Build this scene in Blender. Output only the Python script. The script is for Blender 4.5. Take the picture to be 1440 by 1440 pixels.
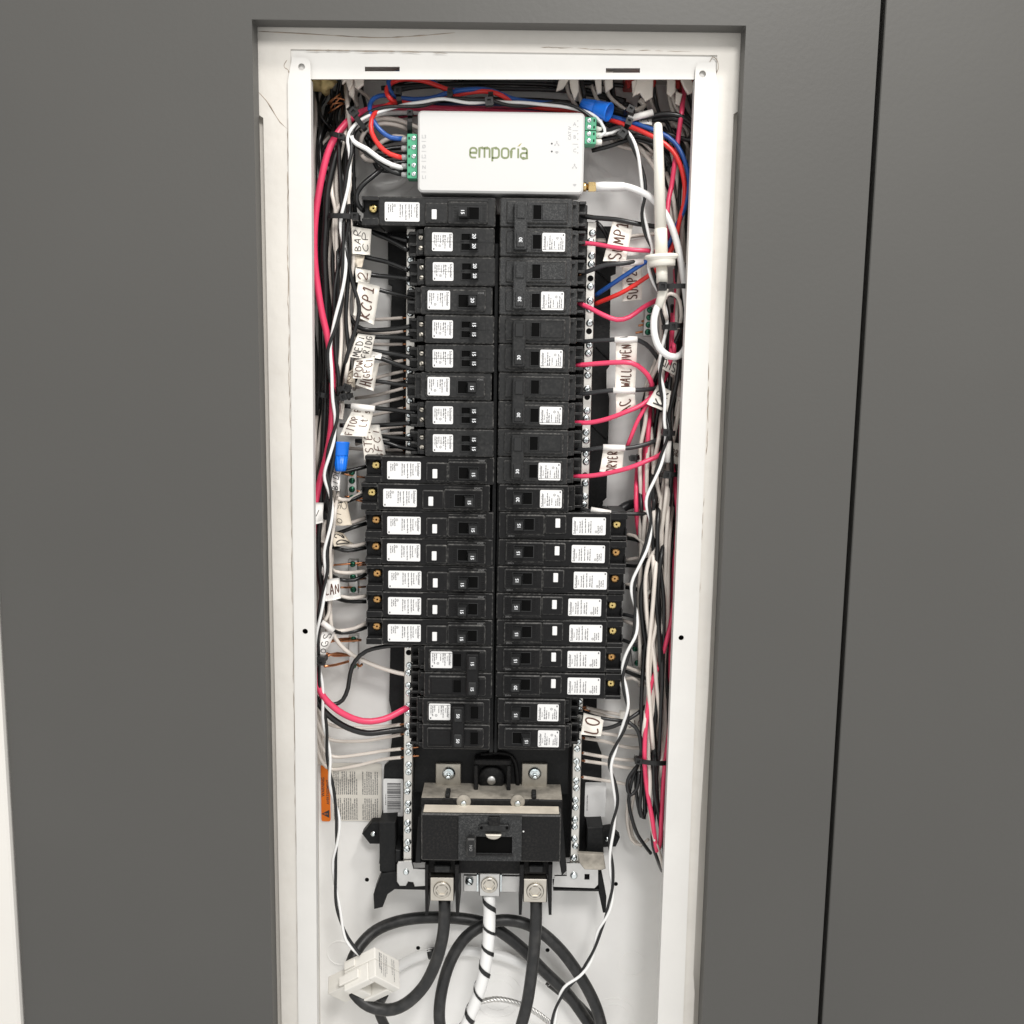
import bpy, math, random
from mathutils import Vector, Matrix
from mathutils.geometry import tessellate_polygon
random.seed(7)
for o in list(bpy.data.objects): bpy.data.objects.remove(o)
SC = bpy.context.scene
COL = SC.collection

# ------------------------------------------------------------------ camera
FOC = 1440.0                        # focal length in photograph pixels
PITCH = math.atan(1440/9920); ROLL = 0.0142
DIST = 0.892                        # camera to the grey cabinet face (metres)
CF = Vector((0, math.cos(PITCH), -math.sin(PITCH)))
C0 = Vector((1, 0, 0)); CU0 = Vector((0, math.sin(PITCH), math.cos(PITCH)))
CR = C0*math.cos(ROLL) + CU0*math.sin(ROLL)
CU = -C0*math.sin(ROLL) + CU0*math.cos(ROLL)
CAMP = Vector((0, -DIST, 0))
cam = bpy.data.objects.new('camera', bpy.data.cameras.new('camera'))
COL.objects.link(cam)
cam.matrix_world = Matrix(((CR.x, CU.x, -CF.x, CAMP.x), (CR.y, CU.y, -CF.y, CAMP.y), (CR.z, CU.z, -CF.z, CAMP.z), (0, 0, 0, 1)))
cam.data.sensor_width = 36; cam.data.lens = 36*FOC/1440
cam.data.clip_start = 0.05; cam.data.clip_end = 50
SC.camera = cam
# ------------------------------------------------------------------ room light
wd = bpy.data.worlds.new('World'); SC.world = wd; wd.use_nodes = True
bg = wd.node_tree.nodes['Background']
bg.inputs[0].default_value = (1.0, 0.985, 0.96, 1); bg.inputs[1].default_value = 0.88
def area(name, loc, aim, size, power, colr):
    l = bpy.data.lights.new(name, 'AREA'); l.shape = 'RECTANGLE'; l.size, l.size_y = size; l.energy = power; l.color = colr
    o = bpy.data.objects.new(name, l); COL.objects.link(o); o.location = loc
    o.rotation_euler = (Vector(aim)-Vector(loc)).to_track_quat('-Z', 'Y').to_euler()
    return o
area('ceiling_light', (0.50, -0.64, 1.26), (0.10, 0.0, -0.25), (0.20, 0.20), 13.5, (1.0, 0.965, 0.92))
area('room_light', (0.40, -1.85, 1.35), (0, 0, -0.3), (0.45, 0.45), 29, (1.0, 0.975, 0.945))
SC.view_settings.view_transform = 'Standard'; SC.view_settings.look = 'None'
SC.view_settings.exposure = 0.0; SC.view_settings.gamma = 1.0
SC.view_settings.use_curve_mapping = False
SC.render.engine = 'CYCLES'
SC.cycles.use_denoising = True
SC.cycles.max_bounces = 8

# ------------------------------------------------------------------ measuring helper: photograph point on the plane at depth Y
def P(x, y, Y):
    d = CF + CR*((x-720)/FOC) - CU*((y-720)/FOC)
    return CAMP + d*((Y+DIST)/d.y)
def mm(px, Y=0.05): return px/1440.0*(DIST+Y)

# ------------------------------------------------------------------ materials
MATS = {}
def mat(name, base, rough=0.5, metal=0.0, var=0.0, vscale=60, dust=None, bump=0.0, bscale=400, spec=0.5, coat=0.0, rvar=0.0, trans=0.0, dcol=(0.45, 0.40, 0.32), dscale=350):
    m = bpy.data.materials.new(name); m.use_nodes = True
    nt = m.node_tree; b = nt.nodes['Principled BSDF']
    b.inputs['Roughness'].default_value = rough; b.inputs['Metallic'].default_value = metal
    b.inputs['Specular IOR Level'].default_value = spec
    if coat: b.inputs['Coat Weight'].default_value = coat; b.inputs['Coat Roughness'].default_value = 0.15
    if trans:
        b.inputs['Transmission Weight'].default_value = trans
    tc = nt.nodes.new('ShaderNodeTexCoord'); oi = nt.nodes.new('ShaderNodeObjectInfo')
    ad = nt.nodes.new('ShaderNodeVectorMath'); ad.operation = 'ADD'
    sc_ = nt.nodes.new('ShaderNodeVectorMath'); sc_.operation = 'SCALE'; sc_.inputs[0].default_value = (3.1, 1.7, 2.3)
    nt.links.new(oi.outputs['Random'], sc_.inputs['Scale'])
    nt.links.new(tc.outputs['Object'], ad.inputs[0]); nt.links.new(sc_.outputs[0], ad.inputs[1])
    def noise(s, det=4.0):
        n = nt.nodes.new('ShaderNodeTexNoise'); n.inputs['Scale'].default_value = s; n.inputs['Detail'].default_value = det
        nt.links.new(ad.outputs[0], n.inputs['Vector']); return n
    col = None
    if var:
        n = noise(vscale)
        r = nt.nodes.new('ShaderNodeValToRGB')
        r.color_ramp.elements[0].position = 0.3; r.color_ramp.elements[1].position = 0.72
        lo = [max(0, c*(1-var)) for c in base]; hi = [min(1, c*(1+var)) for c in base]
        r.color_ramp.elements[0].color = (*lo, 1); r.color_ramp.elements[1].color = (*hi, 1)
        nt.links.new(n.outputs['Fac'], r.inputs[0]); col = r.outputs[0]
    if dust:
        n1 = noise(dscale, 6.0); n2 = noise(38, 3.0)
        mul = nt.nodes.new('ShaderNodeMath'); mul.operation = 'MULTIPLY'
        r1 = nt.nodes.new('ShaderNodeMapRange'); r1.inputs[1].default_value = 0.45; r1.inputs[2].default_value = 0.75
        r2 = nt.nodes.new('ShaderNodeMapRange'); r2.inputs[1].default_value = 0.3; r2.inputs[2].default_value = 0.7
        r2.inputs[3].default_value = 0.35; r2.inputs[4].default_value = 1.0
        nt.links.new(n1.outputs['Fac'], r1.inputs[0]); nt.links.new(n2.outputs['Fac'], r2.inputs[0])
        nt.links.new(r1.outputs[0], mul.inputs[0]); nt.links.new(r2.outputs[0], mul.inputs[1])
        m2 = nt.nodes.new('ShaderNodeMath'); m2.operation = 'MULTIPLY'; m2.inputs[1].default_value = dust
        nt.links.new(mul.outputs[0], m2.inputs[0])
        mx = nt.nodes.new('ShaderNodeMix'); mx.data_type = 'RGBA'
        nt.links.new(m2.outputs[0], mx.inputs['Factor'])
        if col: nt.links.new(col, mx.inputs['A'])
        else: mx.inputs['A'].default_value = (*base, 1)
        mx.inputs['B'].default_value = (*dcol, 1); col = mx.outputs['Result']
        ra = nt.nodes.new('ShaderNodeMapRange'); ra.inputs[3].default_value = rough; ra.inputs[4].default_value = 0.9
        nt.links.new(m2.outputs[0], ra.inputs[0]); nt.links.new(ra.outputs[0], b.inputs['Roughness'])
    elif rvar:
        n = noise(90, 5.0); ra = nt.nodes.new('ShaderNodeMapRange')
        ra.inputs[3].default_value = max(0, rough-rvar); ra.inputs[4].default_value = min(1, rough+rvar)
        nt.links.new(n.outputs['Fac'], ra.inputs[0]); nt.links.new(ra.outputs[0], b.inputs['Roughness'])
    if col: nt.links.new(col, b.inputs['Base Color'])
    else: b.inputs['Base Color'].default_value = (*base, 1)
    if bump:
        n = noise(bscale, 3.0); bp = nt.nodes.new('ShaderNodeBump'); bp.inputs['Strength'].default_value = bump
        bp.inputs['Distance'].default_value = 0.001
        nt.links.new(n.outputs['Fac'], bp.inputs['Height']); nt.links.new(bp.outputs[0], b.inputs['Normal'])
    MATS[name] = m
    return m
M = MATS
mat('grey_paint', (0.081, 0.0795, 0.075), 0.46, spec=0.32, var=0.06, vscale=2.2, bump=0.10, bscale=240)
mat('white_wall', (0.74, 0.72, 0.68), 0.6, var=0.03, vscale=5, bump=0.12, bscale=120)
mat('wall_paint', (0.665, 0.64, 0.595), 0.55, var=0.05, vscale=14, bump=0.7, bscale=55, dust=0.10, dcol=(0.42, 0.35, 0.27), dscale=90)
mat('flange_paint', (0.675, 0.665, 0.64), 0.42, var=0.03, vscale=18, bump=0.22, bscale=90)
mat('box_paint', (0.91, 0.905, 0.89), 0.3, var=0.03, vscale=9, bump=0.06, bscale=120, dust=0.07, dcol=(0.5, 0.46, 0.40), dscale=60)
mat('void', (0.004, 0.004, 0.004), 0.8, spec=0.1)
mat('crack', (0.36, 0.30, 0.24), 0.8, var=0.3, vscale=80)
mat('black', (0.0075, 0.0075, 0.008), 0.34, rvar=0.12, bump=0.12, bscale=900, dust=0.02, dcol=(0.30, 0.29, 0.27), spec=0.20)
mat('black_dusty', (0.022, 0.023, 0.024), 0.45, dust=0.22, spec=0.3, dcol=(0.36, 0.36, 0.35), bump=0.15, bscale=900, dscale=900)
mat('black_old', (0.016, 0.0165, 0.017), 0.42, dust=0.06, spec=0.28, dcol=(0.36, 0.35, 0.33), bump=0.1, bscale=700)
mat('black_base', (0.008, 0.0085, 0.009), 0.5, spec=0.22, dust=0.03, dcol=(0.32, 0.30, 0.27), bump=0.2, bscale=600)
mat('black_main', (0.008, 0.008, 0.0085), 0.45, spec=0.20, dust=0.06, dscale=500, dcol=(0.32, 0.29, 0.25), bump=0.35, bscale=1100)
mat('main_dust', (0.30, 0.275, 0.235), 0.9, var=0.35, vscale=90, dust=0.5, dcol=(0.52, 0.48, 0.41), dscale=160)
mat('main_strip', (0.62, 0.56, 0.47), 0.8, var=0.14, vscale=70)
mat('edge_wear', (0.022, 0.022, 0.022), 0.5, dust=0.5, dcol=(0.30, 0.29, 0.27), dscale=420)
mat('tie', (0.006, 0.006, 0.0065), 0.35)
mat('toggle', (0.017, 0.0175, 0.018), 0.3, bump=0.05, spec=0.4)
mat('slot', (0.0015, 0.0015, 0.0015), 0.8, spec=0.1)  # pure black: shade inside slots and windows painted as a colour
mat('label', (0.76, 0.76, 0.755), 0.5, var=0.02)
mat('ink', (0.05, 0.05, 0.055), 0.7)
mat('ink_grey', (0.13, 0.13, 0.14), 0.7)
mat('faint_ink', (0.36, 0.36, 0.37), 0.7)
mat('pen', (0.085, 0.030, 0.018), 0.6)
mat('pen_black', (0.02, 0.016, 0.016), 0.6)
mat('number', (0.78, 0.80, 0.82), 0.6)
mat('stamp', (0.20, 0.20, 0.20), 0.7)
mat('paper', (0.80, 0.765, 0.70), 0.5, var=0.04, vscale=60)
mat('paper_white', (0.84, 0.82, 0.79), 0.45, var=0.03, vscale=60)
mat('old_paper', (0.62, 0.55, 0.45), 0.6, var=0.08, vscale=60)
mat('brass', (0.80, 0.62, 0.26), 0.24, 1.0, var=0.12, vscale=200)
mat('bronze', (0.62, 0.36, 0.14), 0.28, 1.0, var=0.2, vscale=200)
mat('gold', (0.83, 0.62, 0.30), 0.22, 1.0)
mat('zinc', (0.82, 0.90, 0.93), 0.24, 1.0, var=0.15, vscale=400)
mat('aluminium', (0.66, 0.655, 0.64), 0.38, 1.0, var=0.10, vscale=70, bump=0.1, bscale=300)
mat('bar_metal', (0.74, 0.72, 0.68), 0.40, 1.0, var=0.12, vscale=60, bump=0.1, bscale=200)
mat('dull_metal', (0.56, 0.53, 0.47), 0.48, 1.0, var=0.16, vscale=60, dust=0.35, dcol=(0.45, 0.40, 0.32), dscale=200)
mat('lug_metal', (0.66, 0.62, 0.55), 0.36, 1.0, var=0.12, vscale=90)
mat('copper', (0.72, 0.32, 0.16), 0.34, 1.0, var=0.2, vscale=120)
mat('green_screw', (0.04, 0.20, 0.12), 0.28, 0.75)
mat('w_black', (0.010, 0.0105, 0.011), 0.30, rvar=0.1, bump=0.05, bscale=500)
mat('w_char', (0.026, 0.027, 0.029), 0.38, rvar=0.1)
mat('w_white', (0.72, 0.66, 0.60), 0.36, var=0.04, vscale=30)
mat('w_grey', (0.52, 0.47, 0.43), 0.4, var=0.06, vscale=30)
mat('w_bright', (0.84, 0.84, 0.83), 0.34)
mat('w_pink', (0.74, 0.055, 0.135), 0.32, var=0.13, vscale=40, rvar=0.1)
mat('w_maroon', (0.36, 0.03, 0.07), 0.36)
mat('w_red', (0.76, 0.035, 0.030), 0.30)
mat('w_blue', (0.012, 0.085, 0.34), 0.32)
mat('w_navy', (0.02, 0.035, 0.11), 0.36)
mat('cable_black', (0.013, 0.0135, 0.014), 0.42, dust=0.09, dcol=(0.40, 0.38, 0.36), bump=0.1, bscale=300, dscale=120)
mat('sheath', (0.74, 0.68, 0.61), 0.5, var=0.1, vscale=60)
mat('red_plastic', (0.42, 0.03, 0.025), 0.4, var=0.1)
mat('foam', (0.70, 0.55, 0.26), 0.8, var=0.2, vscale=120, bump=0.6, bscale=200)
mat('nut_blue', (0.006, 0.16, 0.72), 0.34, bump=0.05)
mat('monitor', (0.60, 0.60, 0.59), 0.42, bump=0.06, bscale=1500)
mat('logo', (0.20, 0.235, 0.12), 0.6)
mat('leaf', (0.36, 0.33, 0.10), 0.6)
mat('term_green', (0.07, 0.36, 0.20), 0.4)
mat('antenna', (0.84, 0.81, 0.73), 0.4)
mat('plug_white', (0.80, 0.78, 0.73), 0.36, var=0.03)
mat('orange', (0.86, 0.20, 0.01), 0.45)
mat('warning_paper', (0.80, 0.77, 0.70), 0.5, var=0.03)
mat('clear', (0.30, 0.30, 0.30), 0.3)

# ------------------------------------------------------------------ mesh builder
class MB:
    def __init__(s): s.v = []; s.f = []; s.m = []; s.sm = []; s.mi = 0; s.xf = None; s.edge = None
    def add(s, vs, fs, smooth=False):
        o = len(s.v)
        for v in vs:
            v = Vector(v); s.v.append(tuple(s.xf @ v if s.xf else v))
        for f in fs: s.f.append(tuple(i+o for i in f)); s.m.append(s.mi); s.sm.append(smooth)
        return s
    def box(s, x0, x1, y0, y1, z0, z1, c=0.0):
        """box with edges chamfered by c"""
        x0, x1 = min(x0, x1), max(x0, x1); y0, y1 = min(y0, y1), max(y0, y1); z0, z1 = min(z0, z1), max(z0, z1)
        if c <= 0:
            vs = [(x, y, z) for x in (x0, x1) for y in (y0, y1) for z in (z0, z1)]
            return s.add(vs, [(0, 1, 3, 2), (4, 6, 7, 5), (0, 4, 5, 1), (2, 3, 7, 6), (0, 2, 6, 4), (1, 5, 7, 3)])
        c = min(c, (x1-x0)*.45, (y1-y0)*.45, (z1-z0)*.45)
        vs = []; idx = {}
        X = (x0, x1); Y = (y0, y1); Z = (z0, z1)
        for i in (0, 1):
            for j in (0, 1):
                for k in (0, 1):
                    sx, sy, sz = (1, -1)[i]*c, (1, -1)[j]*c, (1, -1)[k]*c
                    for a, p in enumerate(((X[i], Y[j]+sy, Z[k]+sz), (X[i]+sx, Y[j], Z[k]+sz), (X[i]+sx, Y[j]+sy, Z[k]))):
                        idx[i, j, k, a] = len(vs); vs.append(p)
        fs = []
        def g(i, j, k, a): return idx[i, j, k, a]
        fs += [(g(0,0,0,0), g(0,0,1,0), g(0,1,1,0), g(0,1,0,0)), (g(1,0,0,0), g(1,1,0,0), g(1,1,1,0), g(1,0,1,0)),
               (g(0,0,0,1), g(1,0,0,1), g(1,0,1,1), g(0,0,1,1)), (g(0,1,0,1), g(0,1,1,1), g(1,1,1,1), g(1,1,0,1)),
               (g(0,0,0,2), g(0,1,0,2), g(1,1,0,2), g(1,0,0,2)), (g(0,0,1,2), g(1,0,1,2), g(1,1,1,2), g(0,1,1,2))]
        for i in (0, 1):
            for j in (0, 1):
                fs.append((g(i,j,0,0), g(i,j,1,0), g(i,j,1,1), g(i,j,0,1)))
            for k in (0, 1):
                fs.append((g(i,0,k,0), g(i,1,k,0), g(i,1,k,2), g(i,0,k,2)))
        for j in (0, 1):
            for k in (0, 1):
                fs.append((g(0,j,k,1), g(1,j,k,1), g(1,j,k,2), g(0,j,k,2)))
        for i in (0, 1):
            for j in (0, 1):
                for k in (0, 1): fs.append((g(i,j,k,0), g(i,j,k,1), g(i,j,k,2)))
        s.add(vs, fs)
        if s.edge is not None:
            for k in range(len(s.m)-len(fs)+6, len(s.m)): s.m[k] = s.edge
        return s
    def prism(s, poly, y0, y1, c=0.0, holes=()):
        """polygon in (x,z) extruded along y, front at y0; optional front chamfer; optional holes"""
        a = sum(poly[i][0]*poly[(i+1) % len(poly)][1]-poly[(i+1) % len(poly)][0]*poly[i][1] for i in range(len(poly)))
        if a < 0: poly = poly[::-1]
        n = len(poly)
        loops = [poly]+[list(h) for h in holes]
        flat = [p for l in loops for p in l]
        if holes:
            tris = tessellate_polygon([[Vector((x, z, 0)) for x, z in l] for l in loops])
            s.add([(x, y0, z) for x, z in flat], [tuple(t) for t in tris]); s.add([(x, y1, z) for x, z in flat], [tuple(t)[::-1] for t in tris])
            for l in loops:
                k = len(l)
                s.add([(x, y0, z) for x, z in l]+[(x, y1, z) for x, z in l], [(i, (i+1) % k, k+(i+1) % k, k+i) for i in range(k)])
            return s
        if c:
            ins = []
            for i in range(n):
                p0, p1, p2 = Vector(poly[i-1]), Vector(poly[i]), Vector(poly[(i+1) % n])
                d1 = (p1-p0).normalized(); d2 = (p2-p1).normalized()
                n1 = Vector((-d1.y, d1.x)); n2 = Vector((-d2.y, d2.x)); b = (n1+n2)
                b = b/max(0.3, b.dot(n1)) if b.length > 1e-6 else n1
                ins.append(tuple(p1+b*c))
            vs = [(x, y0, z) for x, z in ins]+[(x, y0+c, z) for x, z in poly]+[(x, y1, z) for x, z in poly]
            fs = [tuple(range(n)), tuple(range(3*n-1, 2*n-1, -1))]
            for i in range(n):
                j = (i+1) % n
                fs += [(i, n+i, n+j, j), (n+i, 2*n+i, 2*n+j, n+j)]
            return s.add(vs, fs)
        vs = [(x, y0, z) for x, z in poly]+[(x, y1, z) for x, z in poly]
        return s.add(vs, [tuple(range(n)), tuple(range(2*n-1, n-1, -1))]+[(i, n+i, n+(i+1) % n, (i+1) % n) for i in range(n)])
    def lathe(s, prof, n=16, axis='y', c=(0, 0, 0), smooth=True, lobes=0, amp=0.0, ends=(1, 1)):
        """profile [(radius, along)] turned about an axis through c; closed with caps"""
        vs = []; fs = []
        for r, t in prof:
            for i in range(n):
                a = 2*math.pi*i/n
                rr = r*(1+amp*math.cos(lobes*a)) if lobes else r
                u, w = rr*math.cos(a), rr*math.sin(a)
                p = {'y': (u, t, w), 'z': (u, w, t), 'x': (t, u, w)}[axis]
                vs.append((p[0]+c[0], p[1]+c[1], p[2]+c[2]))
        for k in range(len(prof)-1):
            for i in range(n):
                j = (i+1) % n
                fs.append((k*n+i, k*n+j, (k+1)*n+j, (k+1)*n+i))
        s.add(vs, fs, smooth)
        o = len(s.v)-len(vs)
        for k, rev, on in ((0, True, ends[0]), (len(prof)-1, False, ends[1])):
            if prof[k][0] > 1e-6 and on:
                ids = [o+k*n+i for i in range(n)]
                s.f.append(tuple(ids[::-1] if rev else ids)); s.m.append(s.mi); s.sm.append(False)
        return s
    def tube(s, pts, r, n=8, radii=None, flat=1.0, cap=True):
        pts = [Vector(p) for p in pts]
        m = len(pts); vs = []; fs = []
        t0 = (pts[1]-pts[0]).normalized()
        up = Vector((0, -1, 0)) if abs(t0.y) < 0.9 else Vector((1, 0, 0))
        nx = (up-t0*up.dot(t0)).normalized()
        for i in range(m):
            t = (pts[min(i+1, m-1)]-pts[max(i-1, 0)])
            t = t.normalized() if t.length > 1e-9 else t0
            nx = (nx-t*nx.dot(t)); nx = nx.normalized() if nx.length > 1e-6 else Vector((1, 0, 0))
            ny = t.cross(nx)
            rr = radii[i] if radii else r
            for k in range(n):
                a = 2*math.pi*k/n
                vs.append(pts[i]+nx*(rr*math.cos(a)*flat)+ny*(rr*math.sin(a)))
        for i in range(m-1):
            for k in range(n):
                j = (k+1) % n
                fs.append((i*n+k, i*n+j, (i+1)*n+j, (i+1)*n+k))
        s.add(vs, fs, True)
        if cap:
            o = len(s.v)-len(vs)
            s.f.append(tuple(o+k for k in range(n))[::-1]); s.m.append(s.mi); s.sm.append(False)
            s.f.append(tuple(o+(m-1)*n+k for k in range(n))); s.m.append(s.mi); s.sm.append(False)
        return s
    def mesh(s, name, mats):
        me = bpy.data.meshes.new(name); me.from_pydata(s.v, [], s.f)
        for m in ([mats] if isinstance(mats, str) else mats): me.materials.append(M[m])
        me.polygons.foreach_set('material_index', s.m); me.polygons.foreach_set('use_smooth', s.sm)
        me.update(); return me
    def build(s, name, mats, parent=None):
        return link(name, s.mesh(name, mats), parent)
def link(name, me, parent=None):
    o = bpy.data.objects.new(name, me); COL.objects.link(o)
    if parent: o.parent = parent
    return o
def tag(o, label=None, cat=None, group=None, kind=None):
    if label: o['label'] = label
    if cat: o['category'] = cat
    if group: o['group'] = group
    if kind: o['kind'] = kind
    return o
def thing(name, label, cat, loc=(0, 0, 0), group=None):
    o = bpy.data.objects.new(name, None); COL.objects.link(o); o.location = loc; o.empty_display_size = 0.01
    return tag(o, label, cat, group)
def rot_y(o, a): o.rotation_euler = (0, a, 0); return o
def rrect(x0, x1, z0, z1, r, n=4):
    out = []
    for cx, cz, a0 in ((x1-r, z1-r, 0), (x0+r, z1-r, 90), (x0+r, z0+r, 180), (x1-r, z0+r, 270)):
        for k in range(n+1):
            a = math.radians(a0+90*k/n); out.append((cx+r*math.cos(a), cz+r*math.sin(a)))
    return out
def circ(cx, cz, r, n=16): return [(cx+r*math.cos(2*math.pi*k/n), cz+r*math.sin(2*math.pi*k/n)) for k in range(n)]
def pxpoly(poly, Y):
    return [((q := P(x, y, Y)).x, q.z) for x, y in poly]
# ------------------------------------------------------------------ writing
_tc = {}
def text_geo(txt, bold=False):
    """verts (x,z) and faces of a line of type, cap height 1, starting at x=0"""
    if (txt, bold) in _tc: return _tc[txt, bold]
    cu = bpy.data.curves.new('type', 'FONT'); cu.body = txt; cu.size = 1.0; cu.resolution_u = 2
    if bold: cu.offset = 0.018
    o = bpy.data.objects.new('type', cu); COL.objects.link(o)
    dg = bpy.context.evaluated_depsgraph_get(); me = o.evaluated_get(dg).to_mesh()
    vs = [(v.co.x/0.7, v.co.y/0.7) for v in me.vertices]; fs = [tuple(p.vertices) for p in me.polygons]
    o.evaluated_get(dg).to_mesh_clear(); bpy.data.objects.remove(o); bpy.data.curves.remove(cu)
    w = max([v[0] for v in vs] or [0])
    _tc[txt, bold] = (vs, fs, w); return _tc[txt, bold]
def put_text(mb, txt, x, z, h, y, ang=0.0, align='l', bold=False, wide=1.0):
    vs, fs, w = text_geo(txt, bold)
    off = {'l': 0, 'c': -w/2, 'r': -w}[align]
    ca, sa = math.cos(ang), math.sin(ang)
    mb.add([(x+((a+off)*wide*h)*ca-(b*h)*sa, y, z+((a+off)*wide*h)*sa+(b*h)*ca) for a, b in vs], fs)
def words_line(mb, x, z, length, h, y, ang=0.0, rnd=random):
    """a line of fine print too small to read: runs of letter-sized marks"""
    ca, sa = math.cos(ang), math.sin(ang); t = 0.0
    while t < length:
        w = rnd.uniform(1.2, 4.5)*h
        t1 = min(t+w, length); u = t
        while u < t1-1e-6:
            cw = h*rnd.uniform(0.30, 0.5); hh = h*rnd.choice((0.7, 0.7, 1.0)); b0 = 0 if rnd.random() > .12 else -.25*h
            q = [(u, b0), (min(u+cw, t1), b0), (min(u+cw, t1), hh), (u, hh)]
            mb.add([(x+a*ca-b*sa, y, z+a*sa+b*ca) for a, b in q], [(0, 1, 2, 3)])
            u += cw+h*0.16
        t = t1+h*0.5
# handwriting: strokes in a 0..0.62 x 0..1 cell
HW = {
 'A': [[(0, 0), (.25, 1), (.33, .98), (.55, 0)], [(.1, .38), (.47, .4)]],
 'B': [[(.05, 0), (.06, 1), (.36, .95), (.42, .75), (.1, .53), (.45, .42), (.5, .18), (.3, .02), (.03, .02)]],
 'C': [[(.5, .85), (.35, 1), (.15, .85), (.04, .45), (.15, .1), (.35, .0), (.53, .14)]],
 'D': [[(.05, 0), (.07, 1)], [(0, .97), (.3, .95), (.52, .6), (.45, .2), (.25, .0), (0, .03)]],
 'E': [[(.5, .97), (.08, .98), (.05, .02), (.5, .05)], [(.06, .52), (.42, .54)]],
 'F': [[(.06, 0), (.08, .98), (.52, 1)], [(.07, .52), (.42, .55)]],
 'G': [[(.5, .85), (.32, 1), (.1, .8), (.04, .4), (.18, .02), (.45, .1), (.5, .42), (.28, .42)]],
 'H': [[(.06, 0), (.08, 1)], [(.48, 0), (.5, 1)], [(.07, .5), (.5, .53)]],
 'I': [[(.25, 0), (.27, 1)]],
 'K': [[(.07, 0), (.08, 1)], [(.5, .98), (.1, .45), (.53, .0)]],
 'L': [[(.08, 1), (.07, .03), (.5, .05)]],
 'M': [[(.02, 0), (.1, .98), (.3, .3), (.5, 1), (.6, 0)]],
 'N': [[(.04, 0), (.08, .97), (.48, .04), (.52, 1)]],
 'O': [[(.3, 1), (.1, .85), (.03, .45), (.15, .05), (.38, .02), (.54, .4), (.48, .85), (.28, 1)]],
 'P': [[(.07, 0), (.08, .98), (.4, .97), (.5, .72), (.35, .5), (.08, .48)]],
 'R': [[(.06, 0), (.08, .98), (.4, .97), (.48, .73), (.32, .53), (.08, .5), (.53, .0)]],
 'S': [[(.5, .88), (.3, 1), (.1, .85), (.14, .6), (.42, .42), (.48, .15), (.25, 0), (.05, .13)]],
 'T': [[(.0, .98), (.55, 1)], [(.28, .98), (.26, 0)]],
 'U': [[(.05, 1), (.06, .25), (.22, .0), (.42, .12), (.5, .4), (.52, 1)]],
 'V': [[(.03, 1), (.27, .0), (.52, 1)]],
 'W': [[(.0, 1), (.14, .02), (.3, .7), (.44, .02), (.62, 1)]],
 'Y': [[(.03, 1), (.27, .5)], [(.52, 1), (.2, 0)]],
 '1': [[(.1, .82), (.3, 1), (.28, .02)], [(.08, .02), (.5, .04)]],
 '2': [[(.06, .75), (.25, 1), (.46, .82), (.4, .5), (.05, .05), (.54, .06)]],
 '/': [[(.1, -.1), (.5, 1.05)]], "'": [[(.25, 1.05), (.22, .78)]], ' ': [],
 't': [[(.05, .65), (.5, .68)], [(.26, 1), (.25, .05), (.45, .03)]],
 's': [[(.42, .62), (.2, .68), (.12, .5), (.38, .3), (.35, .05), (.08, .04)]],
 '(': [[(.52, 1.1), (.15, .95), (.02, .5), (.15, .05), (.52, -.1), (.8, .2), (.88, .6), (.75, 1.0), (.5, 1.1)]],
}
def write_on(mb, quad, lines, depth, pen=0.11, margin=(.08, .1), fill=0.78, warp=None):
    """handwriting on a sheet; quad = four Vectors TL,TR,BR,BL as read; depth = sheet normal offset vector"""
    TL, TR, BR, BL = quad
    dn = depth.normalized()
    def S(u, v): return (TL*(1-u)+TR*u)*(1-v)+(BL*(1-u)+BR*u)*v+depth+(dn*warp(u, v) if warp else Vector())
    wdt = ((TR-TL).length+(BR-BL).length)/2; hgt = ((BL-TL).length+(BR-TR).length)/2
    nl = len(lines); band = (1-2*margin[1])/nl
    for li, tx in enumerate(lines):
        n = max(1, len(tx)); cell = (1-2*margin[0])/n
        lh = band*fill
        y0 = margin[1]+band*li+band*(1-fill)/2
        for ci, ch in enumerate(tx):
            jz = random.uniform(-.06, .06)*lh; sl = random.uniform(-.08, .12); g = random.uniform(.92, 1.08)
            for st in HW.get(ch, []):
                pts = []
                # smooth the stroke
                for i in range(len(st)-1):
                    p0, p1, p2, p3 = st[max(i-1, 0)], st[i], st[i+1], st[min(i+2, len(st)-1)]
                    for k in range(3):
                        t = k/3
                        pts.append(tuple(0.5*((2*p1[d])+(-p0[d]+p2[d])*t+(2*p0[d]-5*p1[d]+4*p2[d]-p3[d])*t*t+(-p0[d]+3*p1[d]-3*p2[d]+p3[d])*t**3) for d in (0, 1)))
                pts.append(st[-1])
                W3 = []
                for a, b in pts:
                    a = a+sl*(b-.5)
                    u = margin[0]+cell*(ci+0.10+a*g/0.62*0.80); v = y0+lh*(1-b*g)+jz
                    W3.append(S(u, v))
                hw = pen*lh*hgt*0.5
                nn = depth.normalized(); vs = []
                for i, p in enumerate(W3):
                    t = W3[min(i+1, len(W3)-1)]-W3[max(i-1, 0)]
                    sd = t.cross(nn); sd = sd.normalized()*hw if sd.length > 1e-9 else Vector((hw, 0, 0))
                    vs += [p+sd, p-sd]
                mb.add(vs, [(2*i, 2*i+1, 2*i+3, 2*i+2) for i in range(len(W3)-1)])
def spline(pts, step=0.005):
    """Catmull-Rom through 3D points"""
    out = []
    n = len(pts)
    for i in range(n-1):
        p0, p1, p2, p3 = pts[max(i-1, 0)], pts[i], pts[i+1], pts[min(i+2, n-1)]
        k = max(2, int((p2-p1).length/step))
        for j in range(k):
            t = j/k
            out.append(0.5*((2*p1)+(p2-p0)*t+(2*p0-5*p1+4*p2-p3)*t*t+(3*p1-p0-3*p2+p3)*t**3))
    out.append(pts[-1]); return out
def path(pts, Y):
    return [P(p[0], p[1], p[2] if len(p) > 2 else Y) for p in pts]
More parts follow.
